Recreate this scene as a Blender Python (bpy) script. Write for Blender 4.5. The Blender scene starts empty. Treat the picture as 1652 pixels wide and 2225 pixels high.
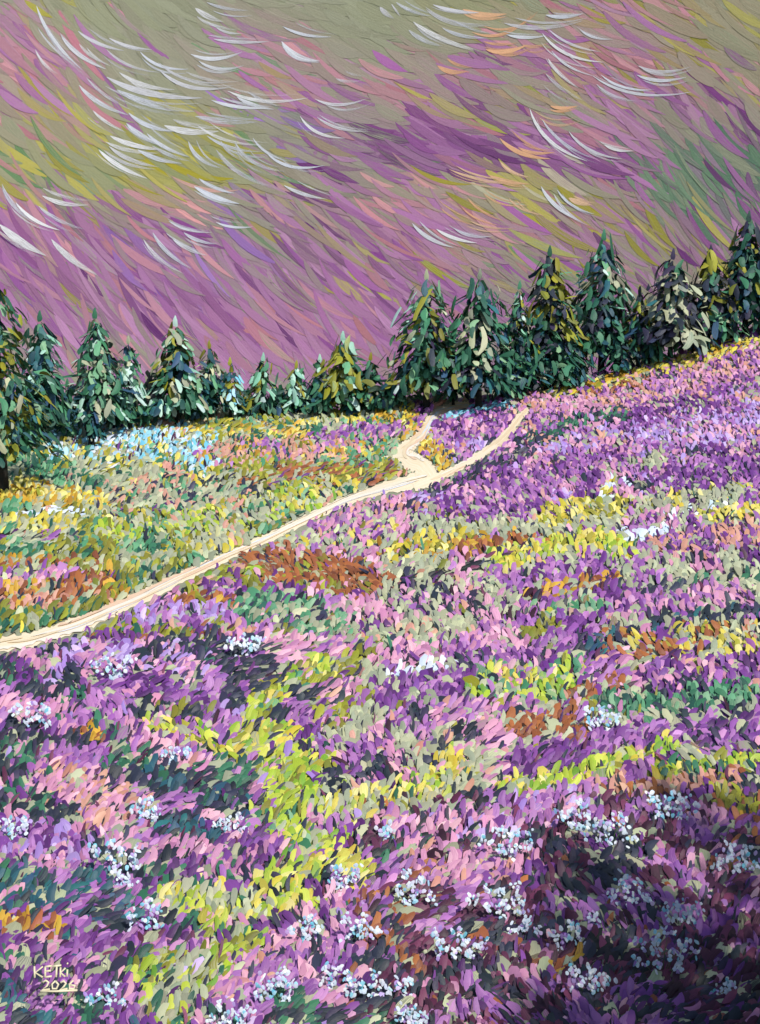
import bpy, math, random
import numpy as np
from mathutils import Vector

# ------------------------------------------------------------------ camera, world, sun, exposure
scene = bpy.context.scene
COL = scene.collection
random.seed(7)
rng = np.random.default_rng(11)
R = math.radians

cam_d = bpy.data.cameras.new('camera')
cam_d.sensor_fit = 'VERTICAL'
cam_d.angle = R(40)
cam_d.clip_start = 0.1
cam_d.clip_end = 3000
cam = bpy.data.objects.new('camera', cam_d)
COL.objects.link(cam)
cam.location = (0, 0, 0)
cam.rotation_euler = (R(82), 0, 0)
scene.camera = cam

SUN_EL, SUN_AZ = 48.0, 150.0          # azimuth clockwise from +Y: behind the camera, to the right
world = bpy.data.worlds.new('World')
scene.world = world
world.use_nodes = True
wn = world.node_tree
wn.nodes.clear()
wsky = wn.nodes.new('ShaderNodeTexSky')
wsky.sky_type = 'NISHITA'
wsky.sun_disc = False
wsky.sun_elevation = R(SUN_EL)
wsky.sun_rotation = R(SUN_AZ)
wbg = wn.nodes.new('ShaderNodeBackground')
wbg.inputs['Strength'].default_value = 0.13
wo = wn.nodes.new('ShaderNodeOutputWorld')
wn.links.new(wsky.outputs[0], wbg.inputs[0])
wn.links.new(wbg.outputs[0], wo.inputs[0])

sun_d = bpy.data.lights.new('sun', 'SUN')
sun_d.energy = 3.9
sun_d.angle = R(2.5)
sun_d.color = (1.0, 0.95, 0.87)
sun = bpy.data.objects.new('sun', sun_d)
COL.objects.link(sun)
SD = Vector((math.sin(R(SUN_AZ)) * math.cos(R(SUN_EL)), math.cos(R(SUN_AZ)) * math.cos(R(SUN_EL)), math.sin(R(SUN_EL))))
sun.rotation_euler = SD.to_track_quat('Z', 'Y').to_euler()
sun.location = SD * 100

scene.view_settings.view_transform = 'Standard'
scene.view_settings.look = 'None'
scene.view_settings.gamma = 1.0
scene.view_settings.exposure = -0.12
scene.view_settings.use_curve_mapping = False
scene.cycles.transparent_max_bounces = 16

# ------------------------------------------------------------------ helpers
PITCH = R(8)
F = 1112 / math.tan(R(20))
FW = np.array([0, math.cos(PITCH), -math.sin(PITCH)])
UP = np.array([0, math.sin(PITCH), math.cos(PITCH)])
RT = np.array([1.0, 0, 0])

def ray(px, py):
    px = np.asarray(px, float); py = np.asarray(py, float)
    return FW + ((px - 826) / F)[..., None] * RT + ((1112 - py) / F)[..., None] * UP

def lin(h):
    c = [int(h[i:i + 2], 16) / 255 for i in (0, 2, 4)]
    return np.array([x / 12.92 if x <= 0.04045 else ((x + 0.055) / 1.055) ** 2.4 for x in c])

def link(o, parent=None):
    COL.objects.link(o)
    if parent is not None:
        o.parent = parent
    return o

def tag(o, label=None, cat=None, group=None, kind=None):
    if label: o['label'] = label
    if cat: o['category'] = cat
    if group: o['group'] = group
    if kind: o['kind'] = kind
    return o

def empty(name, loc):
    o = bpy.data.objects.new(name, None)
    o.empty_display_size = 0.2
    o.location = loc
    return link(o)

# ------------------------------------------------------------------ terrain
CREST_Y, FIELD_Y, FIELD_Z = 95.0, 30.0, -16.0
SKYLINE = [(-900, 890), (-400, 888), (0, 885), (300, 890), (600, 894), (760, 893), (870, 868), (1000, 868),
           (1150, 850), (1250, 836), (1350, 803), (1500, 764), (1652, 715), (1900, 655), (2600, 600)]
_p = np.arange(-900, 2600, 10.0)
_s = np.interp(_p, [a for a, b in SKYLINE], [b for a, b in SKYLINE])
_k = np.exp(-0.5 * (np.arange(-8, 9) / 3.0) ** 2); _k /= _k.sum()
_s = np.convolve(np.pad(_s, 8, mode='edge'), _k, mode='valid')
_r = ray(_p, _s)
_t = CREST_Y / _r[:, 1]
CX, CZ = _r[:, 0] * _t, _r[:, 2] * _t

def terrain(x, y):
    x = np.asarray(x, float); y = np.asarray(y, float)
    zc = np.interp(x, CX, CZ)
    t = (y - FIELD_Y) / (CREST_Y - FIELD_Y)
    z = FIELD_Z + (zc - FIELD_Z) * np.minimum(t, 1.0)
    z = np.where(y < 10, FIELD_Z + (zc - FIELD_Z) * (10 - FIELD_Y) / (CREST_Y - FIELD_Y), z)
    env = np.clip((y - 24) / 10, 0, 1) * np.clip((CREST_Y - y) / 20, 0, 1)
    z = z + env * (0.16 * np.sin(x * 0.31 + y * 0.17 + 1.0) + 0.12 * np.sin(-x * 0.22 + y * 0.36))
    s = np.maximum(y - CREST_Y, 0)
    z = np.maximum(z - 0.16 * s * (s / (s + 5)), np.minimum(z, -90))
    knoll = -1.7 - 0.93 * np.maximum(np.sqrt(np.maximum(y, 0) ** 2 + (0.25 * x) ** 2) - 1.5, 0)
    return np.where(y < 25, np.maximum(z, np.maximum(knoll, -40)), z)

def ground(px, py):
    """where the line of sight through a picture point meets the hillside"""
    d = ray(px, py)
    t = np.full(d.shape[:-1], 22.0)
    done = np.zeros(t.shape, bool)
    for i in range(150):
        p = d * t[..., None]
        hit = p[..., 2] < terrain(p[..., 0], p[..., 1])
        done |= hit
        t = np.where(done, t, t + 0.7)
    a, b = t - 0.7, t.copy()
    for i in range(14):
        m = (a + b) / 2
        p = d * m[..., None]
        hit = p[..., 2] < terrain(p[..., 0], p[..., 1])
        b = np.where(hit, m, b); a = np.where(hit, a, m)
    p = d * b[..., None]
    return p, done

# ------------------------------------------------------------------ materials
def new_mat(name):
    m = bpy.data.materials.new(name)
    m.use_nodes = True
    nt = m.node_tree
    b = nt.nodes['Principled BSDF']
    return m, nt, b

def node(nt, t, **kw):
    n = nt.nodes.new(t)
    for k, v in kw.items():
        setattr(n, k, v)
    return n

def mth(nt, op, a, b=None):
    n = node(nt, 'ShaderNodeMath', operation=op)
    for i, v in enumerate((a, b)):
        if v is None: continue
        if isinstance(v, (int, float)): n.inputs[i].default_value = v
        else: nt.links.new(v, n.inputs[i])
    return n.outputs[0]

def paint_mat(name, rough=0.5, streak=(14, 1.3), bump=0.5, dist=0.01, alpha=False, weave=False, spec=0.4, streak_lo=0.45, streak_hi=0.62):
    """two-tone bristle-streaked pigment; colours come per piece"""
    m, nt, b = new_mat(name)
    c1 = node(nt, 'ShaderNodeAttribute', attribute_name='col_a')
    c2 = node(nt, 'ShaderNodeAttribute', attribute_name='col_b')
    uv = node(nt, 'ShaderNodeAttribute', attribute_name='suv')
    sep = node(nt, 'ShaderNodeSeparateXYZ')
    nt.links.new(uv.outputs['Vector'], sep.inputs[0])
    comb = node(nt, 'ShaderNodeCombineXYZ')
    nt.links.new(mth(nt, 'MULTIPLY', sep.outputs[0], streak[1]), comb.inputs[0])
    nt.links.new(mth(nt, 'MULTIPLY', sep.outputs[1], streak[0]), comb.inputs[1])
    nt.links.new(mth(nt, 'MULTIPLY', sep.outputs[2], 7.31), comb.inputs[2])
    ns = node(nt, 'ShaderNodeTexNoise')
    ns.inputs['Scale'].default_value = 1.0
    ns.inputs['Detail'].default_value = 3.0
    ns.inputs['Roughness'].default_value = 0.6
    nt.links.new(comb.outputs[0], ns.inputs['Vector'])
    mr = node(nt, 'ShaderNodeMapRange')
    mr.inputs['From Min'].default_value = streak_lo
    mr.inputs['From Max'].default_value = streak_hi
    nt.links.new(ns.outputs['Fac'], mr.inputs['Value'])
    mx = node(nt, 'ShaderNodeMix', data_type='RGBA')
    nt.links.new(mr.outputs[0], mx.inputs['Factor'])
    nt.links.new(c1.outputs['Color'], mx.inputs['A'])
    nt.links.new(c2.outputs['Color'], mx.inputs['B'])
    nt.links.new(mx.outputs['Result'], b.inputs['Base Color'])
    b.inputs['Roughness'].default_value = rough
    b.inputs['Specular IOR Level'].default_value = spec
    h = ns.outputs['Fac']
    if weave:
        tc = node(nt, 'ShaderNodeTexCoord')
        v = node(nt, 'ShaderNodeTexVoronoi')
        v.inputs['Scale'].default_value = 0.85
        nt.links.new(tc.outputs['Object'], v.inputs['Vector'])
        h = mth(nt, 'ADD', h, mth(nt, 'MULTIPLY', v.outputs['Distance'], 0.35))
    bp = node(nt, 'ShaderNodeBump')
    bp.inputs['Strength'].default_value = bump
    bp.inputs['Distance'].default_value = dist
    nt.links.new(h, bp.inputs['Height'])
    nt.links.new(bp.outputs[0], b.inputs['Normal'])
    if alpha:
        # dry brush: the bristles leave gaps, more of them towards the end of the stroke
        op = node(nt, 'ShaderNodeAttribute', attribute_name='opa')
        f = mth(nt, 'ADD', mth(nt, 'MULTIPLY', ns.outputs['Fac'], 1.7), op.outputs['Fac'])
        mr2 = node(nt, 'ShaderNodeMapRange')
        mr2.inputs['From Min'].default_value = 0.95
        mr2.inputs['From Max'].default_value = 1.55
        nt.links.new(f, mr2.inputs['Value'])
        nt.links.new(mr2.outputs[0], b.inputs['Alpha'])
    return m

M_DAB = paint_mat('heather_pigment', 0.48, (9, 1.0), 0.55, 0.012)
M_LEAF = paint_mat('needle_pigment', 0.5, (9, 1.2), 0.6, 0.03)
M_SKY = paint_mat('sky_pigment', 0.62, (9, 0.7), 0.4, 0.5, weave=True, spec=0.25)
M_WISP = paint_mat('wisp_pigment', 0.6, (8, 1.6), 0.4, 0.4, alpha=True, weave=True, spec=0.25)
M_PATH = paint_mat('path_pigment', 0.7, (10, 0.35), 0.6, 0.02, spec=0.2)
M_LETTER = paint_mat('lettering_pigment', 0.5, (6, 1.0), 0.4, 0.004)

def noise_mat(name, cols, scale, rough=0.8, bump=0.4, dist=0.05, detail=6):
    m, nt, b = new_mat(name)
    tc = node(nt, 'ShaderNodeTexCoord')
    ns = node(nt, 'ShaderNodeTexNoise')
    ns.inputs['Scale'].default_value = scale
    ns.inputs['Detail'].default_value = detail
    nt.links.new(tc.outputs['Object'], ns.inputs['Vector'])
    cr = node(nt, 'ShaderNodeValToRGB')
    e = cr.color_ramp.elements
    while len(e) < len(cols): e.new(0.5)
    for i, c in enumerate(cols):
        e[i].position = 0.3 + 0.4 * i / (len(cols) - 1)
        e[i].color = (*lin(c), 1)
    nt.links.new(ns.outputs['Fac'], cr.inputs[0])
    nt.links.new(cr.outputs[0], b.inputs['Base Color'])
    b.inputs['Roughness'].default_value = rough
    bp = node(nt, 'ShaderNodeBump')
    bp.inputs['Strength'].default_value = bump
    bp.inputs['Distance'].default_value = dist
    nt.links.new(ns.outputs['Fac'], bp.inputs['Height'])
    nt.links.new(bp.outputs[0], b.inputs['Normal'])
    return m

M_SOIL = noise_mat('moor_soil', ['8f9378', '9a9c84', '8a9078', 'a3a58c'], 0.8, 0.8, 0.5, 0.1)
M_SKYBASE = noise_mat('sky_ground', ['8c8870', '94927a', '929082', '98937e'], 0.02, 0.7, 0.3, 0.6)
M_BARK = noise_mat('dark_bark', ['0f1413', '1a1f1d', '2a2420', '181a1c'], 3.0, 0.85, 0.6, 0.05)
M_STEM = noise_mat('flower_stem', ['3d5a35', '5a7a45'], 8.0, 0.6, 0.3, 0.01)

# ------------------------------------------------------------------ brush-dab geometry
def dab_template(rows, cols):
    u = np.linspace(0, 1, rows); v = np.linspace(-1, 1, cols)
    U, V = np.meshgrid(u, v, indexing='ij')
    faces = []
    for i in range(rows - 1):
        for j in range(cols - 1):
            a = i * cols + j
            faces.append((a, a + 1, a + cols + 1, a + cols))
    return U.ravel(), V.ravel(), np.array(faces)

TU, TV, TF = dab_template(7, 4)

class Dabs:
    """a heap of domed paint-dab-shaped leaves, later linked as one mesh"""
    def __init__(s): s.pos = []; s.ca = []; s.cb = []; s.uv = []; s.n = 0
    def add(s, c, a, n, ln, wd, ca, cb, dome=0.09, taper=None, bend=0.0):
        a = a / np.linalg.norm(a)
        b = np.cross(a, n); b /= np.linalg.norm(b)
        n = np.cross(b, a)
        tp = random.uniform(-0.25, 0.25) if taper is None else taper
        prof = np.power(np.clip(np.sin(np.pi * (0.05 + 0.90 * TU)), 0, 1), random.choice((0.3, 0.4, 0.55))) * (1 + tp * (TU * 2 - 1))
        jit = np.array([random.uniform(-0.13, 0.13) for _ in range(14)])
        wob = 1 + np.where(TV > 0, np.repeat(jit[:7], 4), np.repeat(jit[7:], 4))
        x = TV * prof * wob * wd * 0.5 + bend * ln * (TU - 0.5) ** 2 * 2
        y = (TU - 0.5 + random.uniform(-.06, .06) * TV) * ln
        z = dome * wd * (1 - TV ** 2) * np.sin(np.pi * TU) ** 0.5 - 0.05 * wd * (2 * TU - 1) ** 2
        s.pos.append(c + x[:, None] * b + y[:, None] * a + z[:, None] * n)
        s.ca.append(ca); s.cb.append(cb)
        s.uv.append(np.column_stack([TU * max(1.0, ln / wd) * 0.6, TV, np.full(len(TU), (s.n * 0.618) % 97.0)]))
        s.n += 1
    def build(s, name, mat, parent=None):
        return ribbon_mesh(name, s.pos, s.ca, s.cb, s.uv, TF, mat, parent)

def ribbon_mesh(name, pos, ca, cb, uv, tf, mat, parent=None, opa=None):
    k = len(pos[0]); n = len(pos)
    V = np.concatenate(pos)
    Fc = (tf[None] + (np.arange(n) * k)[:, None, None]).reshape(-1, 4)
    me = bpy.data.meshes.new(name)
    me.vertices.add(len(V)); me.vertices.foreach_set('co', V.astype(np.float32).ravel())
    me.loops.add(Fc.size); me.loops.foreach_set('vertex_index', Fc.astype(np.int32).ravel())
    me.polygons.add(len(Fc)); me.polygons.foreach_set('loop_start', np.arange(0, Fc.size, 4, dtype=np.int32))
    me.update(calc_edges=True)
    me.polygons.foreach_set('use_smooth', np.ones(len(Fc), bool))
    for nm, src in (('col_a', ca), ('col_b', cb)):
        at = me.attributes.new(nm, 'FLOAT_COLOR', 'POINT')
        c = np.repeat(np.column_stack([np.array(src), np.ones(n)]), k, axis=0)
        at.data.foreach_set('color', c.astype(np.float32).ravel())
    at = me.attributes.new('suv', 'FLOAT_VECTOR', 'POINT')
    at.data.foreach_set('vector', np.concatenate(uv).astype(np.float32).ravel())
    if opa is not None:
        at = me.attributes.new('opa', 'FLOAT', 'POINT')
        at.data.foreach_set('value', np.concatenate(opa).astype(np.float32))
    me.materials.append(mat)
    return link(bpy.data.objects.new(name, me), parent)

def plain_mesh(name, verts, faces, mat, parent=None, smooth=True):
    me = bpy.data.meshes.new(name)
    me.from_pydata([tuple(map(float, v)) for v in verts], [], [tuple(f) for f in faces])
    me.update()
    if smooth:
        me.polygons.foreach_set('use_smooth', np.ones(len(me.polygons), bool))
    me.materials.append(mat)
    return link(bpy.data.objects.new(name, me), parent)

# ------------------------------------------------------------------ pigments (letter -> hues, weights by repetition)
PAL = {
    'H': '9a5ea6 a86fb0 b57cb8 8a4f9c c28ac0 9362a5 7d4691'.split(),
    'K': 'd092b2 dba2bc bf80a6 e6b2c4 c686ac b0769c'.split(),
    'V': '5b2a6e 6b3585 713a86 4f2762 7d4596'.split(),
    'A': 'b79ad8 a58acb cbb5e6 9c7cc4'.split(),
    'D': '2b3144 363950 252f38 1f2730 37304c 29363f'.split(),
    'G': '275a4c 3a7557 2f644b 224c43 3f7a5c'.split(),
    'M': '4f8f6a 6aa57c 3d7a58 86b08a'.split(),
    'Y': 'd8c648 e4d66c c2b038 e6dc90 cfc25a a8a03c'.split(),
    'O': '8f8f28 a0a238 70742a 7d7a2c'.split(),
    'L': 'a8bd38 8fae34 6a9a30 c8d052 bcc84c'.split(),
    'S': 'a4a88c b2b696 979c84 c0c4a0 9ca58c'.split(),
    'R': 'a5653a b06e3e 8a4f30 7a4630 96583a'.split(),
    'E': 'cf9a88 d6a68e c08874 ca9284'.split(),
    'W': 'd6e2f4 c8dcf2 e6ecf6 d0d9ec'.split(),
    'B': '7cc4dc 94d0e4 6ab8d4 b4dff0'.split(),
    'N': '52223e 64304e 42203a 7a3c5c 34182a'.split(),
    'X': 'c79a30 b08a24 d0a840 a87a28'.split(),
    'T': '2a5866 2e6c72 325270 264c5a'.split(),
    'J': '1a2026 22222c 16221f'.split(),
    'P': '9fd0bc b8dccb 84bca4 c4dcd8'.split(),
    'C': 'efdcb8 e8cfa6 f2e4c8 e6d3b8'.split(),
}
PAL = {k: [lin(c) for c in v] for k, v in PAL.items()}

def pick(letters):
    l = random.choice(letters)
    c = random.choice(PAL[l])
    j = random.uniform(0.86, 1.14)
    return np.clip(c * j * np.array([random.uniform(0.95, 1.05), random.uniform(0.95, 1.05), random.uniform(0.95, 1.05)]), 0, 0.92), l

def clump(letters, *cell):
    """neighbouring tufts tend to share a hue"""
    h = (hash(tuple(int(c) for c in cell)) * 2654435761) % 1000003
    return letters[h % len(letters)]

def two_tone(letters):
    a, l = pick(letters)
    r = random.random()
    if r < 0.4: b, _ = pick(l)
    elif r < 0.65: b, _ = pick(letters)
    else: b = np.clip(a * random.uniform(0.75, 1.35), 0, 0.92)
    return a, 0.3 * a + 0.7 * b, l

# ------------------------------------------------------------------ ground sheet
def axis(lo, hi, flo, fhi, step, grow=1.22):
    c = list(np.arange(flo, fhi + 1e-6, step))
    s = step; v = c[-1]
    while v < hi: s *= grow; v += s; c.append(v)
    s = step; v = c[0]; pre = []
    while v > lo: s *= grow; v -= s; pre.append(v)
    return np.array(pre[::-1] + c)

gx, gy = axis(-720, 720, -60, 60, 0.8), axis(-300, 720, -4, 112, 0.8)
GX, GY = np.meshgrid(gx, gy, indexing='ij')
GZ = terrain(GX, GY)
nx, ny = len(gx), len(gy)
idx = np.arange(nx * ny).reshape(nx, ny)
gf = np.stack([idx[:-1, :-1], idx[1:, :-1], idx[1:, 1:], idx[:-1, 1:]], -1).reshape(-1, 4)
g = plain_mesh('ground', np.column_stack([GX.ravel(), GY.ravel(), GZ.ravel()]), gf.tolist(), M_SOIL)
tag(g, kind='structure')

# ------------------------------------------------------------------ sky: a far curved wall of paint with streaks on it
SKY_R = 620.0
def sky_pt(px, py, off=0.0):
    d = ray(px, py)
    return d * ((SKY_R - off) / np.hypot(d[..., 0], d[..., 1]))[..., None]

az = np.radians(np.linspace(-75, 75, 76)); zz = np.linspace(-170, 560, 24)
sv = [(SKY_R * math.sin(a), SKY_R * math.cos(a), z) for a in az for z in zz]
sf = [(i * 24 + j, i * 24 + j + 1, (i + 1) * 24 + j + 1, (i + 1) * 24 + j) for i in range(75) for j in range(23)]
sky = plain_mesh('sky', sv, sf, M_SKYBASE)
tag(sky, kind='structure')

SKY_DIR = [(60, 60, 42), (250, 150, 46), (450, 200, 27), (100, 350, 40), (700, 330, 20), (400, 450, 24), (100, 540, 52), (200, 680, 55),
           (450, 600, 47), (650, 650, 46), (800, 560, 38), (800, 740, 45), (1000, 350, 20), (1000, 500, 28), (1000, 100, 16), (1250, 350, 26),
           (1250, 480, 32), (1200, 120, 24), (1500, 120, 32), (1500, 260, 44), (1580, 430, 56), (1450, 480, 48), (650, 90, 24), (900, 240, 26),
           (-200, 300, 42), (1900, 300, 50), (800, -150, 20)]
_sd = np.array(SKY_DIR, float)
def sky_angle(x, y):
    w = 1 / ((_sd[:, 0] - x) ** 2 + (1.4 * (_sd[:, 1] - y)) ** 2 + 900) ** 1.5
    return float((w * _sd[:, 2]).sum() / w.sum())

SKYPAL = {
    's': '8f937b 8a8e76 969a84 8e947f 838670'.split(),          # sage grey
    'm': 'a064a2 ab74aa 935a98 b281b0 a571a6'.split(),          # mauve
    'p': '7a3f80 6f3a78 85488c 64316e 8d5296'.split(),          # purple
    'k': 'bd8496 b57888 c78f9c a9707f'.split(),                 # dusty pink
    'o': 'a29c42 9c9430 b2aa54 908b36 aaa55c'.split(),          # olive
    'g': '6a8a62 5c8258 7a9474 6f8c70'.split(),                 # green
    'q': '5f8068 527560 6e8a72'.split(),                        # grey green
    'v': '8c62b4 9a74bc 7d52a6'.split(),                        # violet
    'r': 'd99aa0 e0a6a4 d48c96'.split(),                        # rose
    'w': 'b8b49c b0ac94 c2bca4'.split(),                        # pale sage
}
SKYPAL = {k: [lin(c) for c in v] for k, v in SKYPAL.items()}
# cx, cy, rx, ry, pigments, weight
SKYZ = [
    (100, 30, 130, 40, 's', 1.2), (330, 60, 220, 60, 's', 2.2), (150, 40, 120, 40, 'o', 0.7), (20, 60, 80, 60, 'mk', 1.5), (820, 60, 200, 110, 's', 1.6), (60, 110, 90, 50, 'km', 1.2),
    (100, 180, 110, 70, 'osmk', 1.3), (60, 160, 70, 60, 'k', 0.8), (130, 150, 80, 40, 'mk', 1.0), (330, 85, 90, 40, 'mks', 0.9), (120, 270, 130, 60, 'kmso', 1.4), (90, 320, 120, 60, 'sgko', 1.2),
    (170, 370, 160, 80, 'goos', 1.9), (70, 400, 90, 60, 'gsk', 1.2), (300, 260, 120, 60, 's', 1.0), (330, 340, 130, 70, 'oos', 1.9), (450, 370, 140, 60, 'ogs', 1.3), (430, 280, 80, 40, 'okg', 0.9),
    (600, 130, 120, 70, 'kms', 1.7), (560, 60, 100, 50, 'kms', 1.2), (640, 170, 110, 70, 'km', 1.3), (560, 200, 90, 50, 'kog', 1.0),
    (540, 320, 130, 60, 'osg', 1.2), (620, 290, 90, 60, 'vs', 1.0), (560, 440, 60, 40, 'vms', 0.9), (650, 380, 120, 60, 'pso', 1.1), (720, 340, 130, 70, 'pms', 1.6), (770, 270, 80, 60, 'pms', 1.3),
    (420, 440, 140, 45, 'rksm', 1.4), (500, 490, 90, 30, 'gsg', 1.3), (250, 470, 180, 35, 'pmso', 1.6), (60, 490, 120, 50, 'pmk', 2.0),
    (80, 580, 140, 90, 'ppmmk', 2.6), (250, 560, 160, 80, 'mpmk', 2.2), (200, 680, 140, 80, 'mmkps', 2.2), (130, 620, 60, 60, 'os', 0.6), (200, 640, 90, 60, 'ws', 0.5),
    (400, 580, 160, 80, 'mpmvk', 2.2), (450, 680, 160, 80, 'mmpk', 2.4), (620, 600, 180, 80, 'mpmm', 2.2), (620, 720, 180, 80, 'mmkm', 2.4), (790, 700, 110, 100, 'mmpk', 2.4), (330, 640, 130, 60, 'mpv', 1.2),
    (300, 590, 200, 90, 'ps', 1.0), (600, 640, 240, 110, 'ps', 1.1), (480, 540, 260, 40, 's', 0.9), (150, 560, 160, 60, 'p', 0.9),
    (680, 530, 160, 50, 'pmos', 1.8), (780, 600, 120, 70, 'mpos', 1.6), (620, 640, 60, 60, 'os', 0.5), (850, 580, 120, 70, 'mosk', 1.7), (840, 500, 100, 50, 'mrsp', 1.6),
    (900, 220, 100, 60, 'kmks', 1.8), (880, 180, 80, 40, 'ks', 0.8), (1000, 140, 130, 40, 'kms', 1.5), (1100, 160, 120, 50, 'mkp', 1.6), (1080, 200, 110, 50, 'pmks', 1.6),
    (1040, 80, 120, 40, 'kso', 1.0), (1130, 60, 160, 40, 'kos', 0.8), (1000, 20, 160, 35, 'so', 1.3), (1330, 60, 140, 50, 'ommks', 1.5), (1300, 130, 130, 60, 'kmkm', 2.0),
    (1420, 110, 120, 60, 'oskm', 1.4), (1480, 40, 130, 45, 'osk', 1.5), (1400, 180, 130, 60, 'kkmo', 1.7), (1560, 100, 110, 80, 'soks', 1.6), (1600, 190, 90, 70, 'osks', 1.4), (1540, 180, 90, 80, 'kps', 1.2),
    (1200, 200, 90, 40, 'oos', 1.2), (1180, 240, 100, 40, 'osk', 0.9), (1320, 250, 140, 60, 'mkms', 1.9), (1450, 270, 130, 60, 'mkss', 1.8), (1560, 280, 100, 60, 'mpss', 1.5), (1600, 250, 70, 50, 'okm', 0.8),
    (1060, 260, 130, 50, 'pmpo', 1.8), (930, 310, 120, 40, 'ppm', 2.2), (1050, 340, 170, 40, 'ppp', 2.8), (1170, 310, 90, 50, 'mpm', 1.6), (1280, 370, 150, 35, 'ppm', 2.4), (1340, 320, 130, 50, 'mk', 1.6),
    (1420, 350, 110, 50, 'mkm', 1.8), (1000, 420, 120, 40, 'osmk', 1.4), (900, 400, 90, 40, 'mks', 1.5), (880, 440, 90, 40, 'rmk', 1.7), (880, 350, 90, 40, 'psg', 1.0),
    (1130, 420, 120, 50, 'oosw', 1.7), (1230, 450, 130, 40, 'ogos', 2.0), (1340, 430, 100, 40, 'pmo', 1.6), (1050, 490, 130, 50, 'mosm', 1.7), (900, 520, 90, 50, 'mmk', 1.9), (1180, 500, 120, 40, 'momk', 1.6),
    (1020, 560, 110, 50, 'okms', 1.5), (1130, 570, 120, 50, 'mpgos', 1.6), (1300, 480, 130, 40, 'mpk', 1.8), (1400, 510, 100, 40, 'oomg', 1.6), (1360, 560, 120, 60, 'mpos', 1.5), (900, 640, 80, 80, 'mpm', 2.0),
    (1510, 385, 85, 65, 'q', 6.0), (1450, 430, 60, 50, 'q', 3.0), (1560, 440, 60, 50, 'qmp', 1.3), (1620, 330, 50, 40, 'pq', 1.4), (1630, 430, 50, 60, 'ppm', 2.0), (1560, 500, 90, 50, 'pms', 1.6), (1480, 540, 80, 60, 'pmos', 1.5),
    (900, 700, 200, 120, 'mpm', 1.0),
]
_sz = np.array([z[:4] for z in SKYZ], float)
_szw = np.array([z[5] for z in SKYZ])
def sky_pig(x, y):
    q = np.exp(-(((_sz[:, 0] - x) / _sz[:, 2]) ** 2 + ((_sz[:, 1] - y) / _sz[:, 3]) ** 2) * 0.9) * _szw
    q = np.append(q ** 1.3, 0.22)
    k = rng.choice(len(q), p=q / q.sum())
    s = SKYZ[k][4] if k < len(SKYZ) else ('s' if y < 420 else 'ssmm')
    return random.choice(s)

SU, SV, SF = dab_template(11, 4)
class Strokes:
    def __init__(s): s.pos = []; s.ca = []; s.cb = []; s.uv = []; s.op = []
    def add(s, x0, y0, cx, cy, x1, y1, w, ca, cb, off, opa=1.0, sharp=0.6, endfade=0.0):
        u, v = SU, SV
        bx = (1 - u) ** 2 * x0 + 2 * u * (1 - u) * cx + u * u * x1
        by = (1 - u) ** 2 * y0 + 2 * u * (1 - u) * cy + u * u * y1
        tx = 2 * (1 - u) * (cx - x0) + 2 * u * (x1 - cx); ty = 2 * (1 - u) * (cy - y0) + 2 * u * (y1 - cy)
        L = np.hypot(tx, ty) + 1e-6
        prof = np.power(np.clip(np.sin(np.pi * (0.02 + 0.96 * u ** 0.85)), 0, 1), sharp)
        px = bx - ty / L * v * w * prof * 0.5; py = by + tx / L * v * w * prof * 0.5
        s.pos.append(sky_pt(px, py, off + 0.004 * (1 - v * v) * prof))
        s.ca.append(ca); s.cb.append(cb)
        ln = math.hypot(x1 - x0, y1 - y0)
        s.uv.append(np.column_stack([u * ln / 40, v, np.full(len(u), random.uniform(0, 90))]))
        s.op.append(opa - endfade * u)
    def build(s, name, mat, parent=None, alpha=False):
        return ribbon_mesh(name, s.pos, s.ca, s.cb, s.uv, SF, mat, parent, s.op if alpha else None)

_mean = {k: np.mean(v, axis=0) for k, v in SKYPAL.items()}
_zmean = np.array([np.mean([_mean[c] for c in z[4]], axis=0) for z in SKYZ] + [_mean['s'] * 0.9 + _mean['m'] * 0.1])
def sky_mean(x, y):
    q = np.exp(-(((_sz[:, 0] - x) / _sz[:, 2]) ** 2 + ((_sz[:, 1] - y) / _sz[:, 3]) ** 2) * 0.9) * _szw
    q = np.append(q ** 1.3, 0.22)
    return (q[:, None] * _zmean).sum(0) / q.sum()
broad = [(x, y, 1) for y in np.arange(-360, 960, 30.0) for x in np.arange(-540, 2170, 60.0)]
cells = [(x, y, 0) for y in np.arange(-330, 930, 19.0) for x in np.arange(-520, 2150, 36.0)]
random.shuffle(broad); random.shuffle(cells)
cells = broad + cells
SKYNAME = {'s': 'sage_streaks', 'm': 'mauve_streaks', 'p': 'purple_streaks', 'k': 'dusty_pink_streaks', 'o': 'olive_streaks', 'g': 'green_streaks',
           'q': 'grey_green_streaks', 'v': 'violet_streaks', 'r': 'rose_streaks', 'w': 'pale_streaks'}
heaps = {}
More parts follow.
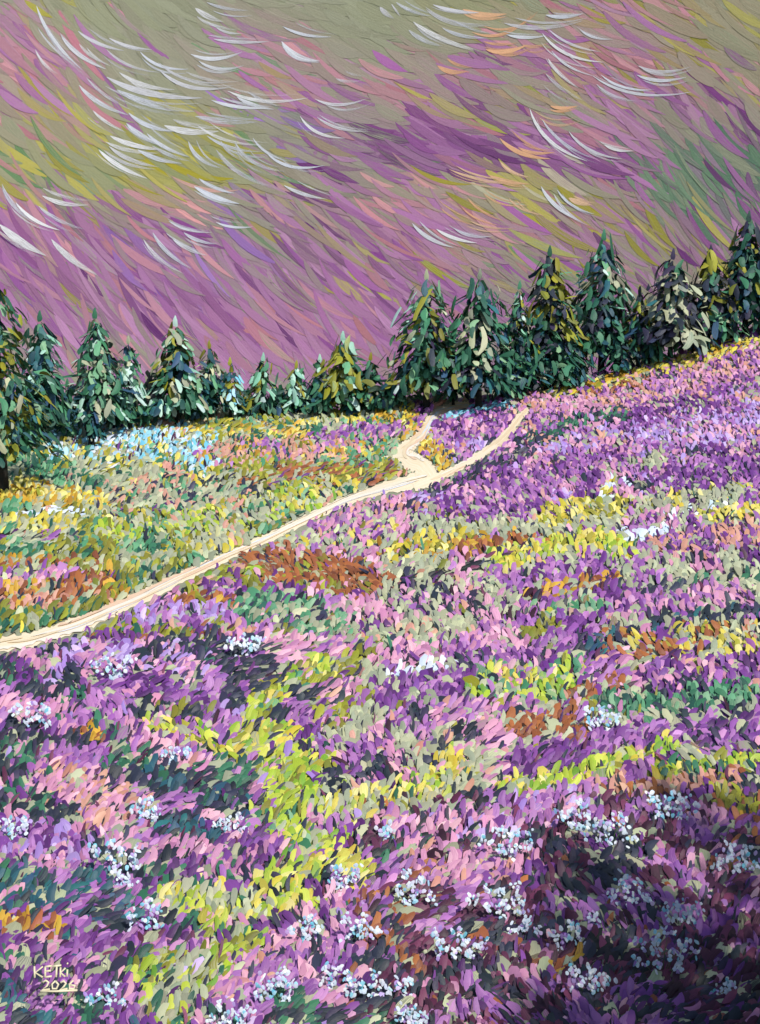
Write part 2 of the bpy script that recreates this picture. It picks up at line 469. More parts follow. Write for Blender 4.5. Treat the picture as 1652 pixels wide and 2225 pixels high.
for i, (x, y, wide) in enumerate(cells):
    x += random.uniform(-14, 14); y += random.uniform(-10, 10)
    l = sky_pig(x, y)
    a = R(sky_angle(x, y) + random.gauss(0, 6))
    big = y > 480
    ln = random.uniform(70, 190)
    w = random.uniform(7, 20) * (1.0 if l != 's' else 1.5 if y < 420 else 0.75)
    mean = sky_mean(x, y)
    c = random.choice(SKYPAL[l]) * random.uniform(0.94, 1.06)
    own = random.choice([0.4, 0.6, 0.8, 1.0, 1.1]) if l != 's' else 0.55
    if wide:
        ln = random.uniform(150, 260); w = random.uniform(34, 58); own = 0.45 if y < 420 else 0.2
    c = c * own + mean * (1 - own)
    under = random.choice(SKYPAL['s'])
    k = random.choice([0.1, 0.3, 0.5, 0.8])
    cb = c * k + (mean * 0.9 + under * 0.1) * (1 - k)
    if random.random() < 0.12: cb = under
    d = R(random.uniform(6, 18))
    cx, cy = x + math.cos(a + d) * 0, y
    x0, y0 = x - math.cos(a + d) * ln / 2, y - math.sin(a + d) * ln / 2
    x1, y1 = x + math.cos(a - d) * ln / 2, y + math.sin(a - d) * ln / 2
    heaps.setdefault(l, Strokes()).add(x0, y0, x, y + ln * 0.03, x1, y1, w, c, cb, 1.0 + i * 0.00004, sharp=random.uniform(.5, 1.1))
for l, h in heaps.items():
    tag(h.build(SKYNAME[l], M_SKY, sky), kind='stuff')
TOP = 1.0 + len(cells) * 0.00004

# white and peach wisps of cloud: (x0, y0, x1, y1, sag, width) in half picture units from two corners
WL = """160 25 360 305 25 14;165 120 350 300 15 8;265 150 460 300 20 18;340 135 540 220 15 14;475 165 660 215 12 12;465 215 700 315 25 10;610 225 820 300 28 12
695 305 1000 378 40 16;810 312 1040 355 15 12;830 235 1055 225 25 16;865 265 1060 285 25 14;930 170 1170 180 8 14;465 335 880 425 30 24;520 315 760 390 20 18;345 370 560 500 20 18
560 490 760 570 20 18;510 390 850 485 20 26;850 505 1120 530 10 24;715 545 950 570 15 26;405 480 550 575 10 12;550 535 710 630 12 18;480 590 700 650 12 20;475 635 690 725 18 18
600 650 790 710 12 18;430 650 640 775 15 18;820 615 960 730 25 16;940 650 1200 815 30 18;1020 615 1240 745 35 14;1160 665 1410 718 35 12;1235 805 1420 865 10 14;845 810 1040 885 10 20
865 775 1020 840 10 14;1305 505 1500 600 30 12;1380 510 1600 570 20 12;1370 430 1590 430 25 12;1460 340 1570 350 10 12;990 395 1340 425 30 14;1030 420 1190 475 10 16;920 435 1160 470 12 14
860 545 1140 630 25 12;10 800 180 975 25 14;70 880 260 1000 20 14;170 895 365 995 15 16;185 850 385 890 15 18;0 975 200 1110 10 30;225 1040 420 1190 14 24;665 1010 830 1165 18 16
625 1040 800 1190 18 13;750 1035 900 1110 10 16;800 1010 945 1060 12 14;735 960 920 1010 15 10;940 965 1100 985 12 10;850 35 970 95 8 22;900 95 1030 130 8 12;900 10 1080 45 10 12
1230 115 1440 160 15 12;1225 180 1390 265 25 22;155 215 250 320 12 9;640 580 820 680 14 14;900 590 1130 660 18 12;960 610 1060 700 14 10;345 190 470 280 12 12;1100 600 1250 700 18 10"""
WR = """0 30 60 80 5 20;70 10 220 70 10 14;230 20 430 55 10 14;200 40 480 110 30 16;145 95 430 220 18 20;125 130 270 200 12 18;270 120 470 165 15 14;540 100 880 90 25 18
550 150 720 155 10 14;705 145 970 270 35 12;735 130 960 225 20 10;745 220 930 330 20 9;925 330 1350 400 45 12;960 325 1190 390 25 10;730 255 860 380 12 14;720 320 890 440 12 14
1120 285 1350 290 25 14;1115 325 1330 335 20 14;650 470 900 700 45 14;705 520 930 690 25 12;820 570 1050 690 30 12;975 630 1105 655 10 12;700 810 870 960 20 16;770 825 930 930 20 10
140 970 320 1075 18 16;245 995 420 1055 12 14;320 990 490 1025 18 12;720 65 880 60 10 16;870 130 1010 170 14 10;940 365 1120 440 18 10"""
PE = """360 40 550 60 15 22;400 140 660 65 45 12;460 215 640 195 18 20;450 180 600 185 10 12;620 195 730 190 10 14;250 285 380 310 15 20;690 510 880 520 30 10;520 600 740 690 25 18
600 640 760 660 15 14;740 460 860 460 10 14;300 735 660 800 20 12;380 860 540 960 15 10;450 840 650 890 25 8;470 760 650 800 8 14;820 860 920 890 5 22;390 960 600 990 15 8;520 700 650 770 14 10
260 900 420 980 14 8;560 860 700 930 18 8;330 720 560 780 16 8"""
def parse(t, ox):
    out = []
    for q in t.replace('\n', ';').split(';'):
        a = [float(v) for v in q.split()]
        out.append((ox + a[0] / 2, a[1] / 2, ox + a[2] / 2, a[3] / 2, a[4] / 2 * 1.25, a[5] / 2 * 1.1))
    return out
CLOUDS = [
    (130, 110, 'wispy white cloud of long steep strands nearest the upper left corner'),
    (300, 190, 'large streaky white cloud over the olive sky, left of centre'),
    (330, 340, 'short bright white cloud strands below the large streaky cloud'),
    (520, 340, 'white cloud of curved strands over violet streaks in the middle of the sky'),
    (500, 125, 'pair of bright white cloud strokes curling upward beside pink streaks'),
    (690, 250, 'thin faded white cloud strands just left of the purple band'),
    (490, 35, 'small dry-brushed white cloud at the top edge left of centre'),
    (670, 100, 'faint grey white cloud smudge between pink streaks near the top'),
    (80, 480, 'pale lilac white cloud strands sweeping down at the left edge'),
    (410, 530, 'small fan of white cloud strands over mauve streaks above the spruces'),
    (960, 60, 'thick white cloud strands at the top right of centre'),
    (1230, 140, 'fan of curved white cloud strands over dusty pink sky'),
    (1430, 170, 'long thin white cloud strands nearest the upper right corner'),
    (1230, 300, 'bundle of steep white cloud strands crossing the purple band'),
    (1230, 440, 'pair of translucent white cloud strands over the olive patch at right'),
    (970, 510, 'three short white cloud strands just above the tall spruces'),
]
PEACH = [
    (1080, 70, 'peach cloud strands curling among white ones at the top right'),
    (970, 150, 'single pale peach cloud smudge below the thick white strands'),
    (1150, 310, 'peach cloud strands on the purple band beside steep white strands'),
    (1080, 430, 'thin peach cloud strands swirling below the purple band'),
]
def make_clouds(defs, strands, cols, base_op, group):
    bins = [[] for _ in defs]
    for s in strands:
        mx_, my_ = (s[0] + s[2]) / 2, (s[1] + s[3]) / 2
        bins[int(np.argmin([(mx_ - d[0]) ** 2 + (my_ - d[1]) ** 2 for d in defs]))].append(s)
    n = 0
    for d, ss in zip(defs, bins):
        if not ss: continue
        root = empty('cloud', (0, 0, 0))
        root.location = Vector(sky_pt(np.array(d[0]), np.array(d[1]), TOP + 2))
        tag(root, d[2], 'cloud', group)
        bpy.context.view_layer.update()
        for (x0, y0, x1, y1, sag, w) in ss:
            L = math.hypot(x1 - x0, y1 - y0)
            dx, dy = (x1 - x0) / L, (y1 - y0) / L
            cx, cy = (x0 + x1) / 2 - dy * sag * 1.6 - dx * L * 0.08, (y0 + y1) / 2 + dx * sag * 1.6 - dy * L * 0.08
            st = Strokes()
            c = random.choice(cols) * random.uniform(0.92, 1.05); c = np.clip(c, 0, .9)
            n += 1
            bright = random.random()
            st.add(x0, y0, cx, cy, x1, y1, w, c, np.clip(c * 0.93, 0, .9), TOP + 0.05 + n * 0.0006, base_op + 0.42 * bright, 0.85, 0.3)
            o = st.build('wisp', M_WISP, root, True)
            o.matrix_parent_inverse = root.matrix_world.inverted()
            # a fainter, thinner strand beside it
            n += 1
            st = Strokes()
            kx, ky = dy * random.uniform(-16, 16) + dx * random.uniform(-15, 30), -dx * random.uniform(5, 16) * random.choice((-1, 1)) + dy * random.uniform(-15, 30)
            st.add(x0 + kx, y0 + ky, cx + kx, cy + ky, x1 + kx * .6, y1 + ky * .6, w * random.uniform(.4, .8), c, np.clip(c * 0.93, 0, .9), TOP + 0.05 + n * 0.0006, base_op - 0.12 + 0.25 * random.random(), 0.9, 0.25)
            o = st.build('wisp', M_WISP, root, True)
            o.matrix_parent_inverse = root.matrix_world.inverted()

make_clouds(CLOUDS, parse(WL, 0) + parse(WR, 826), [lin(c) for c in ('d4d9e6', 'd0d6e6', 'e2e4ec', 'd0d2de')], 0.46, 'white cloud strands')
make_clouds(PEACH, parse(PE, 826), [lin(c) for c in ('e2b490', 'deac88', 'dfbb9e')], 0.55, 'peach cloud strands')

# ------------------------------------------------------------------ the footpath
PATHS = {
    'main': [(-420, 1452, 16), (-150, 1424, 15), (0, 1399, 16), (60, 1391, 16), (130, 1371, 16), (200, 1346, 15.5), (290, 1306, 14), (360, 1273, 12.5), (430, 1238, 11),
             (520, 1197, 10), (600, 1161, 9.5), (680, 1121, 9.5), (750, 1089, 9.5), (820, 1065, 12), (880, 1050, 15), (930, 1038, 17)],
    'left': [(925, 1052, 12), (938, 1038, 16), (930, 1022, 21), (908, 1008, 22), (884, 997, 19), (874, 985, 16), (880, 974, 14), (898, 962, 13), (916, 947, 12), (928, 930, 11), (937, 910, 11), (952, 895, 11), (985, 884, 11), (1020, 880, 8)],
    'right': [(900, 1060, 9), (945, 1042, 10), (985, 1022, 8), (1040, 992, 8), (1085, 962, 11), (1108, 938, 11), (1128, 910, 9), (1148, 888, 7)],
    'spur': [(890, 985, 6), (860, 992, 5), (835, 996, 4), (800, 999, 3)],
}
def resample(pts, n):
    p = np.array(pts, float)
    d = np.concatenate([[0], np.cumsum(np.hypot(*np.diff(p[:, :2], axis=0).T))])
    t = np.linspace(0, d[-1], n)
    q = np.column_stack([np.interp(t, d, p[:, i]) for i in range(p.shape[1])])
    k = np.exp(-0.5 * (np.arange(-5, 6) / 2.2) ** 2); k /= k.sum()
    s = np.column_stack([np.convolve(np.pad(q[:, i], 5, mode='reflect', reflect_type='odd'), k, mode='valid') for i in range(q.shape[1])])
    s[0], s[-1] = q[0], q[-1]
    return s

PATH_PTS = []
def ground_ribbon(name, q, lo, hi, lift, ca, cb, parent=None, cols=5, wob=0.0):
    """a strip lying on the hillside between two fractions of the path's width"""
    tx = np.gradient(q[:, 0]); ty = np.gradient(q[:, 1]); L = np.hypot(tx, ty)
    vs, uv = [], []
    n = len(q)
    f = np.linspace(lo, hi, cols)
    e = 1.0 if wob == 0 else np.clip(np.sin(np.linspace(0, np.pi, n)), 0, 1) ** 0.5
    P = np.zeros((n, cols, 2))
    ph = random.uniform(0, 9)
    for j, ff in enumerate(f):
        mid = (lo + hi) / 2
        w = (mid + (ff - mid) * e + (0.16 * np.sin(np.arange(n) * 2.1 + ph + 3 * ff) + 0.14 * np.sin(np.arange(n) * 0.9 + ph)) * (abs(ff) > 0.8) + 0.08 * np.sin(np.arange(n) * 0.37 + ph * 3 + ff)) * q[:, 2]
        P[:, j, 0] = q[:, 0] - ty / L * w; P[:, j, 1] = q[:, 1] + tx / L * w
    g3, ok = ground(P[..., 0], P[..., 1])
    g3[..., 2] = terrain(g3[..., 0], g3[..., 1]) + lift
    dist = np.concatenate([[0], np.cumsum(np.linalg.norm(np.diff(g3[:, cols // 2], axis=0), axis=1))])
    uvs = np.stack([np.broadcast_to(dist[:, None], (n, cols)), np.broadcast_to(np.linspace(-1, 1, cols)[None], (n, cols)), np.full((n, cols), ph)], -1)
    tf = np.array([(i * cols + j, i * cols + j + 1, (i + 1) * cols + j + 1, (i + 1) * cols + j) for i in range(n - 1) for j in range(cols - 1)])
    return ribbon_mesh(name, [g3.reshape(-1, 3)], [ca], [cb], [uvs.reshape(-1, 3)], tf, M_PATH, parent)

path_root = None
for key, pts in PATHS.items():
    n = max(24, int(len(pts) * 10))
    q = resample(pts, n)
    PATH_PTS.append(q)
    o = ground_ribbon('path', q, -1, 1, 0.02 + 0.006 * ['main', 'left', 'right', 'spur'].index(key), lin('f6e8cd'), lin('f0dcb8'))
    tag(o, kind='structure')
    # worn streaks of pale gravel along it
    if key == 'spur': continue
    for k in range({'main': 26, 'left': 12, 'right': 9}[key]):
        a = random.uniform(0, 0.8); b = min(1, a + random.uniform(0.15, 0.4))
        i0, i1 = int(a * (n - 1)), max(int(b * (n - 1)), int(a * (n - 1)) + 6)
        i1 = min(i1, n - 1); i0 = min(i0, i1 - 6)
        lo = random.uniform(-0.95, 0.5); hi = lo + random.uniform(0.25, 0.6)
        hue = random.choice(['f4e8d0', 'efdcba', 'ecccb0', 'f6eedf', 'eed8b4'])
        if key == 'main' and k < 9: hue = random.choice(['e8eef8', 'dde8f6', 'f0f2f8']); lo = random.uniform(-0.5, 0.0); hi = lo + 0.5; 
        if key == 'main' and k < 9 and a < 0.35: i0 += n // 3; i1 = min(i1 + n // 3, n - 1)
        if key == 'left' and k < 3: hue = 'dbe2ee'; i0, i1 = n // 2, n - 2
        ground_ribbon('gravel_streak', q[i0:i1 + 1], lo, min(hi, .92), 0.044 + 0.001 * k, lin(hue), lin(hue) * 0.95, o, 3, 1.0)
PQ = np.concatenate([np.column_stack([np.interp(np.linspace(0, len(q) - 1, len(q) * 6), np.arange(len(q)), q[:, i]) for i in range(3)]) for q in PATH_PTS])
def on_path(x, y, m=0.0):
    d = np.hypot(PQ[:, 0] - x, PQ[:, 1] - y) - PQ[:, 2]
    return d.min() < m

# ------------------------------------------------------------------ ground cover: patches of heather, grass, bracken
# name, label, category, strength, pigments, half width, lean (deg, None = free), points
PATCHES = [
    # meadow left of the path
    ('wildflowers', 'pale blue and white wildflowers in a drift below the left-hand spruces', 'wildflowers', .85, 'BBBBWWYS', 42, 0, [(130, 960), (240, 955), (330, 970), (440, 985)]),
    ('wildflowers', 'thin white and blue flower row just below the main blue drift', 'wildflowers', .8, 'WBYS', 12, 60, [(195, 1030), (260, 1010), (330, 1008)]),
    ('yellow_grass', 'bright yellow and gold grass strip at the foot of the small spruces', 'grass', .85, 'YYXO', 15, 40, [(420, 940), (530, 935), (650, 945)]),
    ('yellow_grass', 'yellow and amber grass strip under the big dark spruce at left edge', 'grass', .9, 'YYXX', 20, 0, [(-200, 1090), (0, 1085), (100, 1083), (215, 1090)]),
    ('white_flowers', 'short row of white flowers below the amber grass at left', 'flowers', .9, 'WWW', 8, 80, [(40, 1122), (110, 1115), (170, 1113)]),
    ('pale_grass', 'pale yellow grass row crossing below the white flowers at left edge', 'grass', .8, 'YYS', 12, 0, [(-250, 1145), (0, 1145), (160, 1142)]),
    ('grass', 'grey sage grass with violet tufts at left, above the green row', 'grass', .8, 'SSHV', 12, 60, [(-250, 1175), (0, 1172), (150, 1178)]),
    ('green_grass', 'dark green grass row across the left meadow', 'grass', .85, 'GGMO', 20, 10, [(-250, 1205), (0, 1205), (150, 1205), (260, 1195), (350, 1180)]),
    ('grass', 'slate and sage grass in the middle of the left meadow', 'grass', .75, 'SSDDE', 30, 20, [(250, 1085), (400, 1075), (540, 1070)]),
    ('peach_grass', 'peach and lilac grass below the small spruces, left of the fork', 'grass', .8, 'EEHKX', 28, 0, [(430, 990), (560, 985), (690, 975), (800, 950)]),
    ('heather', 'purple heather patch just left of the fork in the path', 'heather', .85, 'VHHK', 20, 10, [(690, 965), (780, 945), (870, 930)]),
    ('bracken', 'russet bracken inside the bend left of the fork', 'bracken', .9, 'RRRO', 22, 50, [(620, 1030), (720, 1032), (850, 1038)]),
    ('bracken', 'small russet bracken patch in the sage meadow at left', 'bracken', .8, 'RRO', 12, 70, [(430, 1062), (500, 1058), (570, 1048)]),
    ('yellow_grass', 'thin yellow grass line running to the left branch of the path', 'grass', .9, 'YYE', 7, 60, [(670, 1003), (750, 993), (830, 985)]),
    ('meadow_grass', 'lime and pale yellow grass above the long straight of the path', 'grass', .8, 'YLSSSOM', 36, -15, [(260, 1150), (380, 1145), (500, 1135), (600, 1105), (690, 1080)]),
    ('heather', 'thin violet heather line in the left meadow', 'heather', .9, 'VVH', 7, 70, [(265, 1115), (310, 1112), (360, 1110)]),
    ('heather', 'thin violet heather line close above the path, left of the bracken', 'heather', .85, 'VH', 6, 75, [(505, 1118), (560, 1117), (605, 1108)]),
    ('dark_tufts', 'dark olive tufts dotted in the pale grass above the path', 'grass', .7, 'OOG', 9, 60, [(380, 1167), (440, 1165), (450, 1130), (530, 1155), (600, 1140), (650, 1123)]),
    ('brown_grass', 'olive brown grass strip at the left edge above the pink heather', 'grass', .8, 'ORSX', 18, 0, [(-250, 1240), (0, 1235), (130, 1230), (250, 1245)]),
    ('yellow_grass', 'yellow and sage grass along the upper edge of the path', 'grass', .8, 'YOSS', 20, -10, [(300, 1240), (400, 1205), (500, 1165)]),
    ('heather', 'pink and lilac heather strip at the left edge above the russet patch', 'heather', .85, 'HHK', 14, 0, [(-250, 1262), (0, 1262), (160, 1255)]),
    ('bracken', 'russet and peach bracken at the left edge above the path', 'bracken', .9, 'RREXE', 33, 0, [(-250, 1315), (0, 1302), (90, 1305), (180, 1290), (240, 1285)]),
    ('green_grass', 'dark green grass fringe along the upper path edge at left', 'grass', .85, 'GOGO', 18, 10, [(-250, 1385), (0, 1362), (110, 1345), (200, 1310), (300, 1265), (400, 1225)]),
    # right of the path, middle
    ('olive_grass', 'olive and peach grass curving below the path', 'grass', .8, 'OEL', 16, 40, [(455, 1262), (500, 1250), (560, 1240)]),
    ('bracken', 'large russet bracken patch just below the long straight path', 'bracken', .92, 'RRRRO', 36, -30, [(540, 1225), (640, 1235), (720, 1250), (800, 1275)]),
    ('bracken', 'small russet tuft between lilac heather and the path', 'bracken', .9, 'RRX', 14, 30, [(405, 1310), (450, 1310), (500, 1318)]),
    ('heather', 'lilac heather patch below the path at left of centre', 'heather', .9, 'HHA', 28, 0, [(300, 1345), (400, 1340), (500, 1342)]),
    ('green_grass', 'mixed green and slate grass below the large bracken patch', 'grass', .8, 'MMDSG', 34, 15, [(520, 1330), (620, 1335), (720, 1360)]),
    ('dark_grass', 'dark olive tufts close below the path at left', 'grass', .85, 'OOGR', 12, 20, [(180, 1385), (240, 1368), (300, 1380), (390, 1385), (470, 1380)]),
    ('heather', 'pink and lilac heather filling the bend below the fork', 'heather', .85, 'HHKKE', 24, 0, [(690, 1150), (780, 1120), (860, 1098)]),
    ('yellow_grass', 'yellow grass with pink tufts beside the bracken below the path', 'grass', .7, 'YYKHS', 20, 0, [(660, 1195), (760, 1180), (840, 1165)]),
    ('dark_heather', 'dark slate heather line along the right branch of the path', 'heather', .85, 'DDDV', 13, 30, [(900, 1108), (960, 1078), (1060, 1028), (1140, 990)]),
    ('dark_heather', 'dark slate heather patch above the purple field at right', 'heather', .85, 'DDG', 15, 20, [(1170, 965), (1230, 925), (1300, 910), (1360, 910)]),
    ('heather', 'deep purple heather field right of the fork', 'heather', .9, 'VHHKH', 40, -5, [(980, 1100), (1100, 1070), (1220, 1040), (1360, 1020)]),
    ('heather', 'lavender heather field at the right edge', 'heather', .85, 'AAHK', 38, 0, [(1420, 965), (1520, 945), (1620, 930), (1900, 900)]),
    ('heather', 'lavender tufts in the middle of the right-hand heather', 'heather', .8, 'AAHK', 16, 0, [(1160, 985), (1230, 975), (1290, 970)]),
    ('heather', 'purple heather patch below the bracken at upper right', 'heather', .9, 'VVV', 18, 0, [(1390, 905), (1450, 890), (1540, 885)]),
    ('heather', 'pale pink heather slope below the right-hand spruces', 'heather', .85, 'KKEHK', 34, 0, [(1160, 890), (1300, 870), (1450, 850), (1600, 800), (1900, 720)]),
    ('bracken', 'russet bracken strip on the crest below the right-hand spruces', 'bracken', .9, 'RRE', 13, 0, [(1285, 862), (1340, 850), (1410, 838)]),
    ('yellow_grass', 'yellow grass line along the crest under the tall right-hand spruces', 'grass', .9, 'YYOX', 15, 40, [(1210, 862), (1330, 830), (1400, 808), (1500, 786), (1652, 742), (1900, 680)]),
    ('yellow_grass', 'yellow grass patch enclosed by the two branches of the path', 'grass', .9, 'YYXX', 22, 0, [(905, 978), (930, 975), (960, 1010)]),
    ('heather', 'purple and pink heather between the two path branches', 'heather', .9, 'VHHKK', 30, 0, [(965, 950), (1020, 940), (1070, 920)]),
    ('blue_flowers', 'pale blue flowers beside the trunks where the path ends', 'flowers', .9, 'BBB', 10, 50, [(965, 905), (1000, 900), (1055, 893), (1100, 884)]),
    ('yellow_grass', 'gold and peach grass left of the path where it meets the trees', 'grass', .85, 'YXXO', 22, 20, [(840, 915), (880, 925), (905, 940)]),
    ('sage_tuft', 'pale sage grass tuft in the purple field at right', 'grass', .9, 'SSS', 20, 0, [(1330, 1030), (1380, 1015), (1420, 1010)]),
    ('white_flowers', 'white flowers beside a yellow tuft in the purple field', 'flowers', .9, 'WWY', 12, 20, [(1310, 1085), (1320, 1060), (1355, 1042)]),
    ('heather', 'deep purple heather at right edge below the lavender', 'heather', .9, 'VVH', 28, 0, [(1440, 1060), (1550, 1045), (1650, 1010), (1900, 980)]),
    ('yellow_grass', 'yellow and olive clumps in the middle of the right-hand slope', 'grass', .9, 'YYYO', 26, 0, [(1200, 1130), (1280, 1110), (1350, 1105)]),
    ('sage_grass', 'pale sage grass row crossing the slope right of centre', 'grass', .85, 'SSS', 17, 0, [(920, 1150), (1040, 1158), (1160, 1160)]),
    ('sage_grass', 'sage grass patch right of the yellow clumps', 'grass', .85, 'SSYS', 24, 0, [(1380, 1110), (1440, 1095), (1600, 1080)]),
    ('white_flowers', 'white flower row below the yellow clumps at right', 'flowers', .95, 'WWW', 9, 10, [(1340, 1178), (1400, 1170), (1450, 1160)]),
    ('white_flowers', 'white flower row right of the sage patch, near right edge', 'flowers', .95, 'WWS', 9, 10, [(1460, 1135), (1510, 1110), (1570, 1098)]),
    ('yellow_grass', 'yellow grass running to the right edge above lilac heather', 'grass', .85, 'YYO', 14, 10, [(1540, 1125), (1652, 1115), (1900, 1100)]),
    ('brown_grass', 'olive, yellow and amber tufts right of the large bracken', 'grass', .85, 'OYYX', 22, 0, [(860, 1205), (940, 1195), (1010, 1175)]),
    ('yellow_grass', 'bright yellow grass band sweeping across right of centre', 'grass', .92, 'YYYL', 22, 10, [(1080, 1225), (1180, 1200), (1290, 1185), (1350, 1195)]),
    ('bracken', 'russet tufts at the head of the bright yellow band', 'bracken', .9, 'RRX', 15, 0, [(1010, 1200), (1070, 1190), (1140, 1175), (1175, 1180)]),
    ('dark_heather', 'nearly black heather line under the russet tufts right of centre', 'heather', .9, 'NDJN', 12, 65, [(880, 1270), (980, 1250), (1060, 1225), (1110, 1213)]),
    ('heather', 'violet heather line below the bright yellow band', 'heather', .9, 'VHH', 16, 20, [(1110, 1270), (1200, 1255), (1300, 1240)]),
    ('heather', 'peach and violet heather at right below the white flowers', 'heather', .9, 'EHHV', 30, 0, [(1430, 1190), (1540, 1180), (1652, 1170), (1900, 1150)]),
    ('bracken', 'amber brown tufts beside dark twigs, right of centre', 'bracken', .9, 'XXRN', 14, 30, [(1150, 1305), (1230, 1285), (1330, 1265)]),
    ('green_grass', 'sea green tufts below the amber tufts', 'grass', .9, 'MMMS', 15, 10, [(1185, 1335), (1240, 1330), (1290, 1330)]),
    ('dark_grass', 'dark green slate grass row running to the right edge', 'grass', .85, 'DGDS', 15, 30, [(1430, 1285), (1530, 1272), (1652, 1265), (1900, 1250)]),
    ('heather', 'pink heather strip at right between two dark rows', 'heather', .9, 'KKHH', 24, 0, [(1370, 1335), (1480, 1320), (1600, 1310)]),
    ('dark_tufts', 'slate grey tufts on pink heather in the middle', 'heather', .6, 'DDHKS', 26, 0, [(880, 1320), (960, 1310), (1060, 1315)]),
    ('sage_grass', 'sage grass strip across the middle above pink heather', 'grass', .85, 'SSSE', 20, 10, [(780, 1395), (900, 1385), (1010, 1375)]),
    ('dark_heather', 'slate blue heather band rising to the right edge', 'heather', .9, 'DDT', 13, 20, [(1260, 1425), (1330, 1395), (1420, 1365), (1520, 1345), (1652, 1335)]),
    ('bracken', 'russet bracken below the slate blue band at right', 'bracken', .92, 'RRRY', 22, -25, [(1330, 1400), (1400, 1405), (1460, 1420)]),
    ('brown_grass', 'brown stalks and sage grass at right edge', 'grass', .85, 'RSSY', 24, 0, [(1500, 1395), (1570, 1385), (1652, 1385)]),
    ('yellow_grass', 'yellow grass at right edge below the brown stalks', 'grass', .85, 'YYS', 16, 0, [(1550, 1425), (1652, 1415), (1900, 1410)]),
    ('heather', 'pale pink heather patch in the middle of the picture', 'heather', .92, 'KKKH', 22, 15, [(830, 1440), (930, 1425), (1060, 1405)]),
    ('white_flowers', 'row of round white flowers in the middle of the picture', 'flowers', .95, 'WWW', 9, 10, [(865, 1470), (920, 1460), (975, 1458)]),
    ('yellow_grass', 'yellow and lime tufts in the middle right of the pink patch', 'grass', .88, 'YLYM', 20, 10, [(1070, 1470), (1130, 1480), (1200, 1495)]),
    ('heather', 'deep purple heather mound below the round white flowers', 'heather', .9, 'VHV', 34, 10, [(850, 1520), (930, 1510), (1000, 1500)]),
    ('heather', 'deep purple heather tufts above the yellow and lime tufts', 'heather', .9, 'VVHK', 24, 0, [(1010, 1425), (1090, 1435), (1160, 1430)]),
    ('heather', 'bright pink heather band below the yellow and lime tufts', 'heather', .9, 'KHHK', 22, 30, [(960, 1570), (1050, 1545), (1150, 1530)]),
    ('green_grass', 'sea green grass tufts under the lime tufts, right of centre', 'grass', .75, 'MMLS', 24, 0, [(1010, 1500), (1100, 1530), (1220, 1510), (1240, 1460)]),
    ('bracken', 'russet bracken tuft above the copper patch at right', 'bracken', .9, 'RRR', 16, 20, [(1260, 1520), (1310, 1505), (1330, 1490)]),
    ('bracken', 'large copper bracken patch right of centre', 'bracken', .95, 'RRR', 23, 20, [(1130, 1590), (1190, 1580), (1250, 1590)]),
    ('green_grass', 'teal green grass row reaching the right edge', 'grass', .88, 'MGMG', 26, 5, [(1330, 1545), (1450, 1545), (1550, 1530), (1652, 1510), (1900, 1500)]),
    ('heather', 'violet upright heather at the right edge above the teal row', 'heather', .88, 'VHVK', 30, 0, [(1450, 1480), (1550, 1480), (1652, 1465), (1900, 1450)]),
    ('heather', 'broad deep purple band above the lime green band at right', 'heather', .9, 'VVVH', 32, 35, [(1130, 1660), (1240, 1650), (1360, 1620), (1500, 1600), (1652, 1590), (1900, 1580)]),
    ('lime_grass', 'lime green and yellow band sweeping to the right edge', 'grass', .92, 'LLLYL', 20, 20, [(1105, 1720), (1200, 1705), (1290, 1680), (1376, 1650), (1450, 1625)]),
    ('lime_grass', 'olive and yellow tufts at right edge below the deep purple band', 'grass', .9, 'YOLG', 18, 10, [(1440, 1690), (1530, 1675), (1610, 1668), (1652, 1665), (1900, 1650)]),
    ('bracken', 'russet and peach tufts at right below the lime band', 'bracken', .9, 'RREE', 18, 0, [(1330, 1720), (1420, 1735), (1500, 1710), (1600, 1700)]),
    ('brown_grass', 'olive brown tufts with gold at the right edge near the shade', 'grass', .88, 'OXOR', 30, 0, [(1590, 1750), (1640, 1770), (1760, 1790)]),
    # the yellow and sage glade in the middle of the foreground
    ('yellow_grass', 'yellow streak of grass leading into the lime glade from left', 'grass', .9, 'YYL', 14, -45, [(325, 1578), (380, 1595), (440, 1615), (500, 1640)]),
    ('lime_grass', 'lime and olive grass rising along the left of the purple mound', 'grass', .8, 'LYMO', 24, 20, [(560, 1560), (590, 1510), (640, 1480), (700, 1460)]),
    ('lime_grass', 'big lime and yellow glade in the middle of the foreground', 'grass', .92, 'LLOLLYL', 50, 30, [(560, 1620), (620, 1650), (660, 1700), (640, 1740)]),
    ('sage_grass', 'pale sage grass right of the lime glade', 'grass', .88, 'SSYLS', 38, 10, [(700, 1745), (780, 1760), (850, 1755), (930, 1725), (980, 1680)]),
    ('lime_grass', 'olive and sea green tufts below the lime glade', 'grass', .85, 'LMOLLS', 34, 20, [(590, 1790), (640, 1830), (700, 1850)]),
    ('yellow_grass', 'bright yellow tufts in the centre foreground beside white petals', 'grass', .92, 'YYLLY', 34, 30, [(600, 1920), (660, 1905), (720, 1890), (760, 1900)]),
    ('sage_grass', 'sage and yellow tufts in the lower foreground left of centre', 'grass', .88, 'SYLS', 36, 10, [(390, 1960), (480, 1980), (570, 1970), (640, 1965)]),
    ('lime_grass', 'dark lime rosette with olive leaves in the lower foreground', 'grass', .9, 'LLOGL', 32, 40, [(480, 2030), (530, 2050), (510, 2070)]),
    ('lime_grass', 'sage and lime tufts at the bottom edge left of centre', 'grass', .9, 'LSSOG', 34, 20, [(330, 2120), (400, 2110), (470, 2120), (420, 2160), (350, 2190), (380, 2230)]),
    # dark tufts in the foreground heather
    ('dark_heather', 'slate and teal tufts in the foreground left of the lime glade', 'heather', .88, 'DDTG', 26, 15, [(250, 1685), (330, 1690), (400, 1705), (460, 1740), (520, 1755)]),
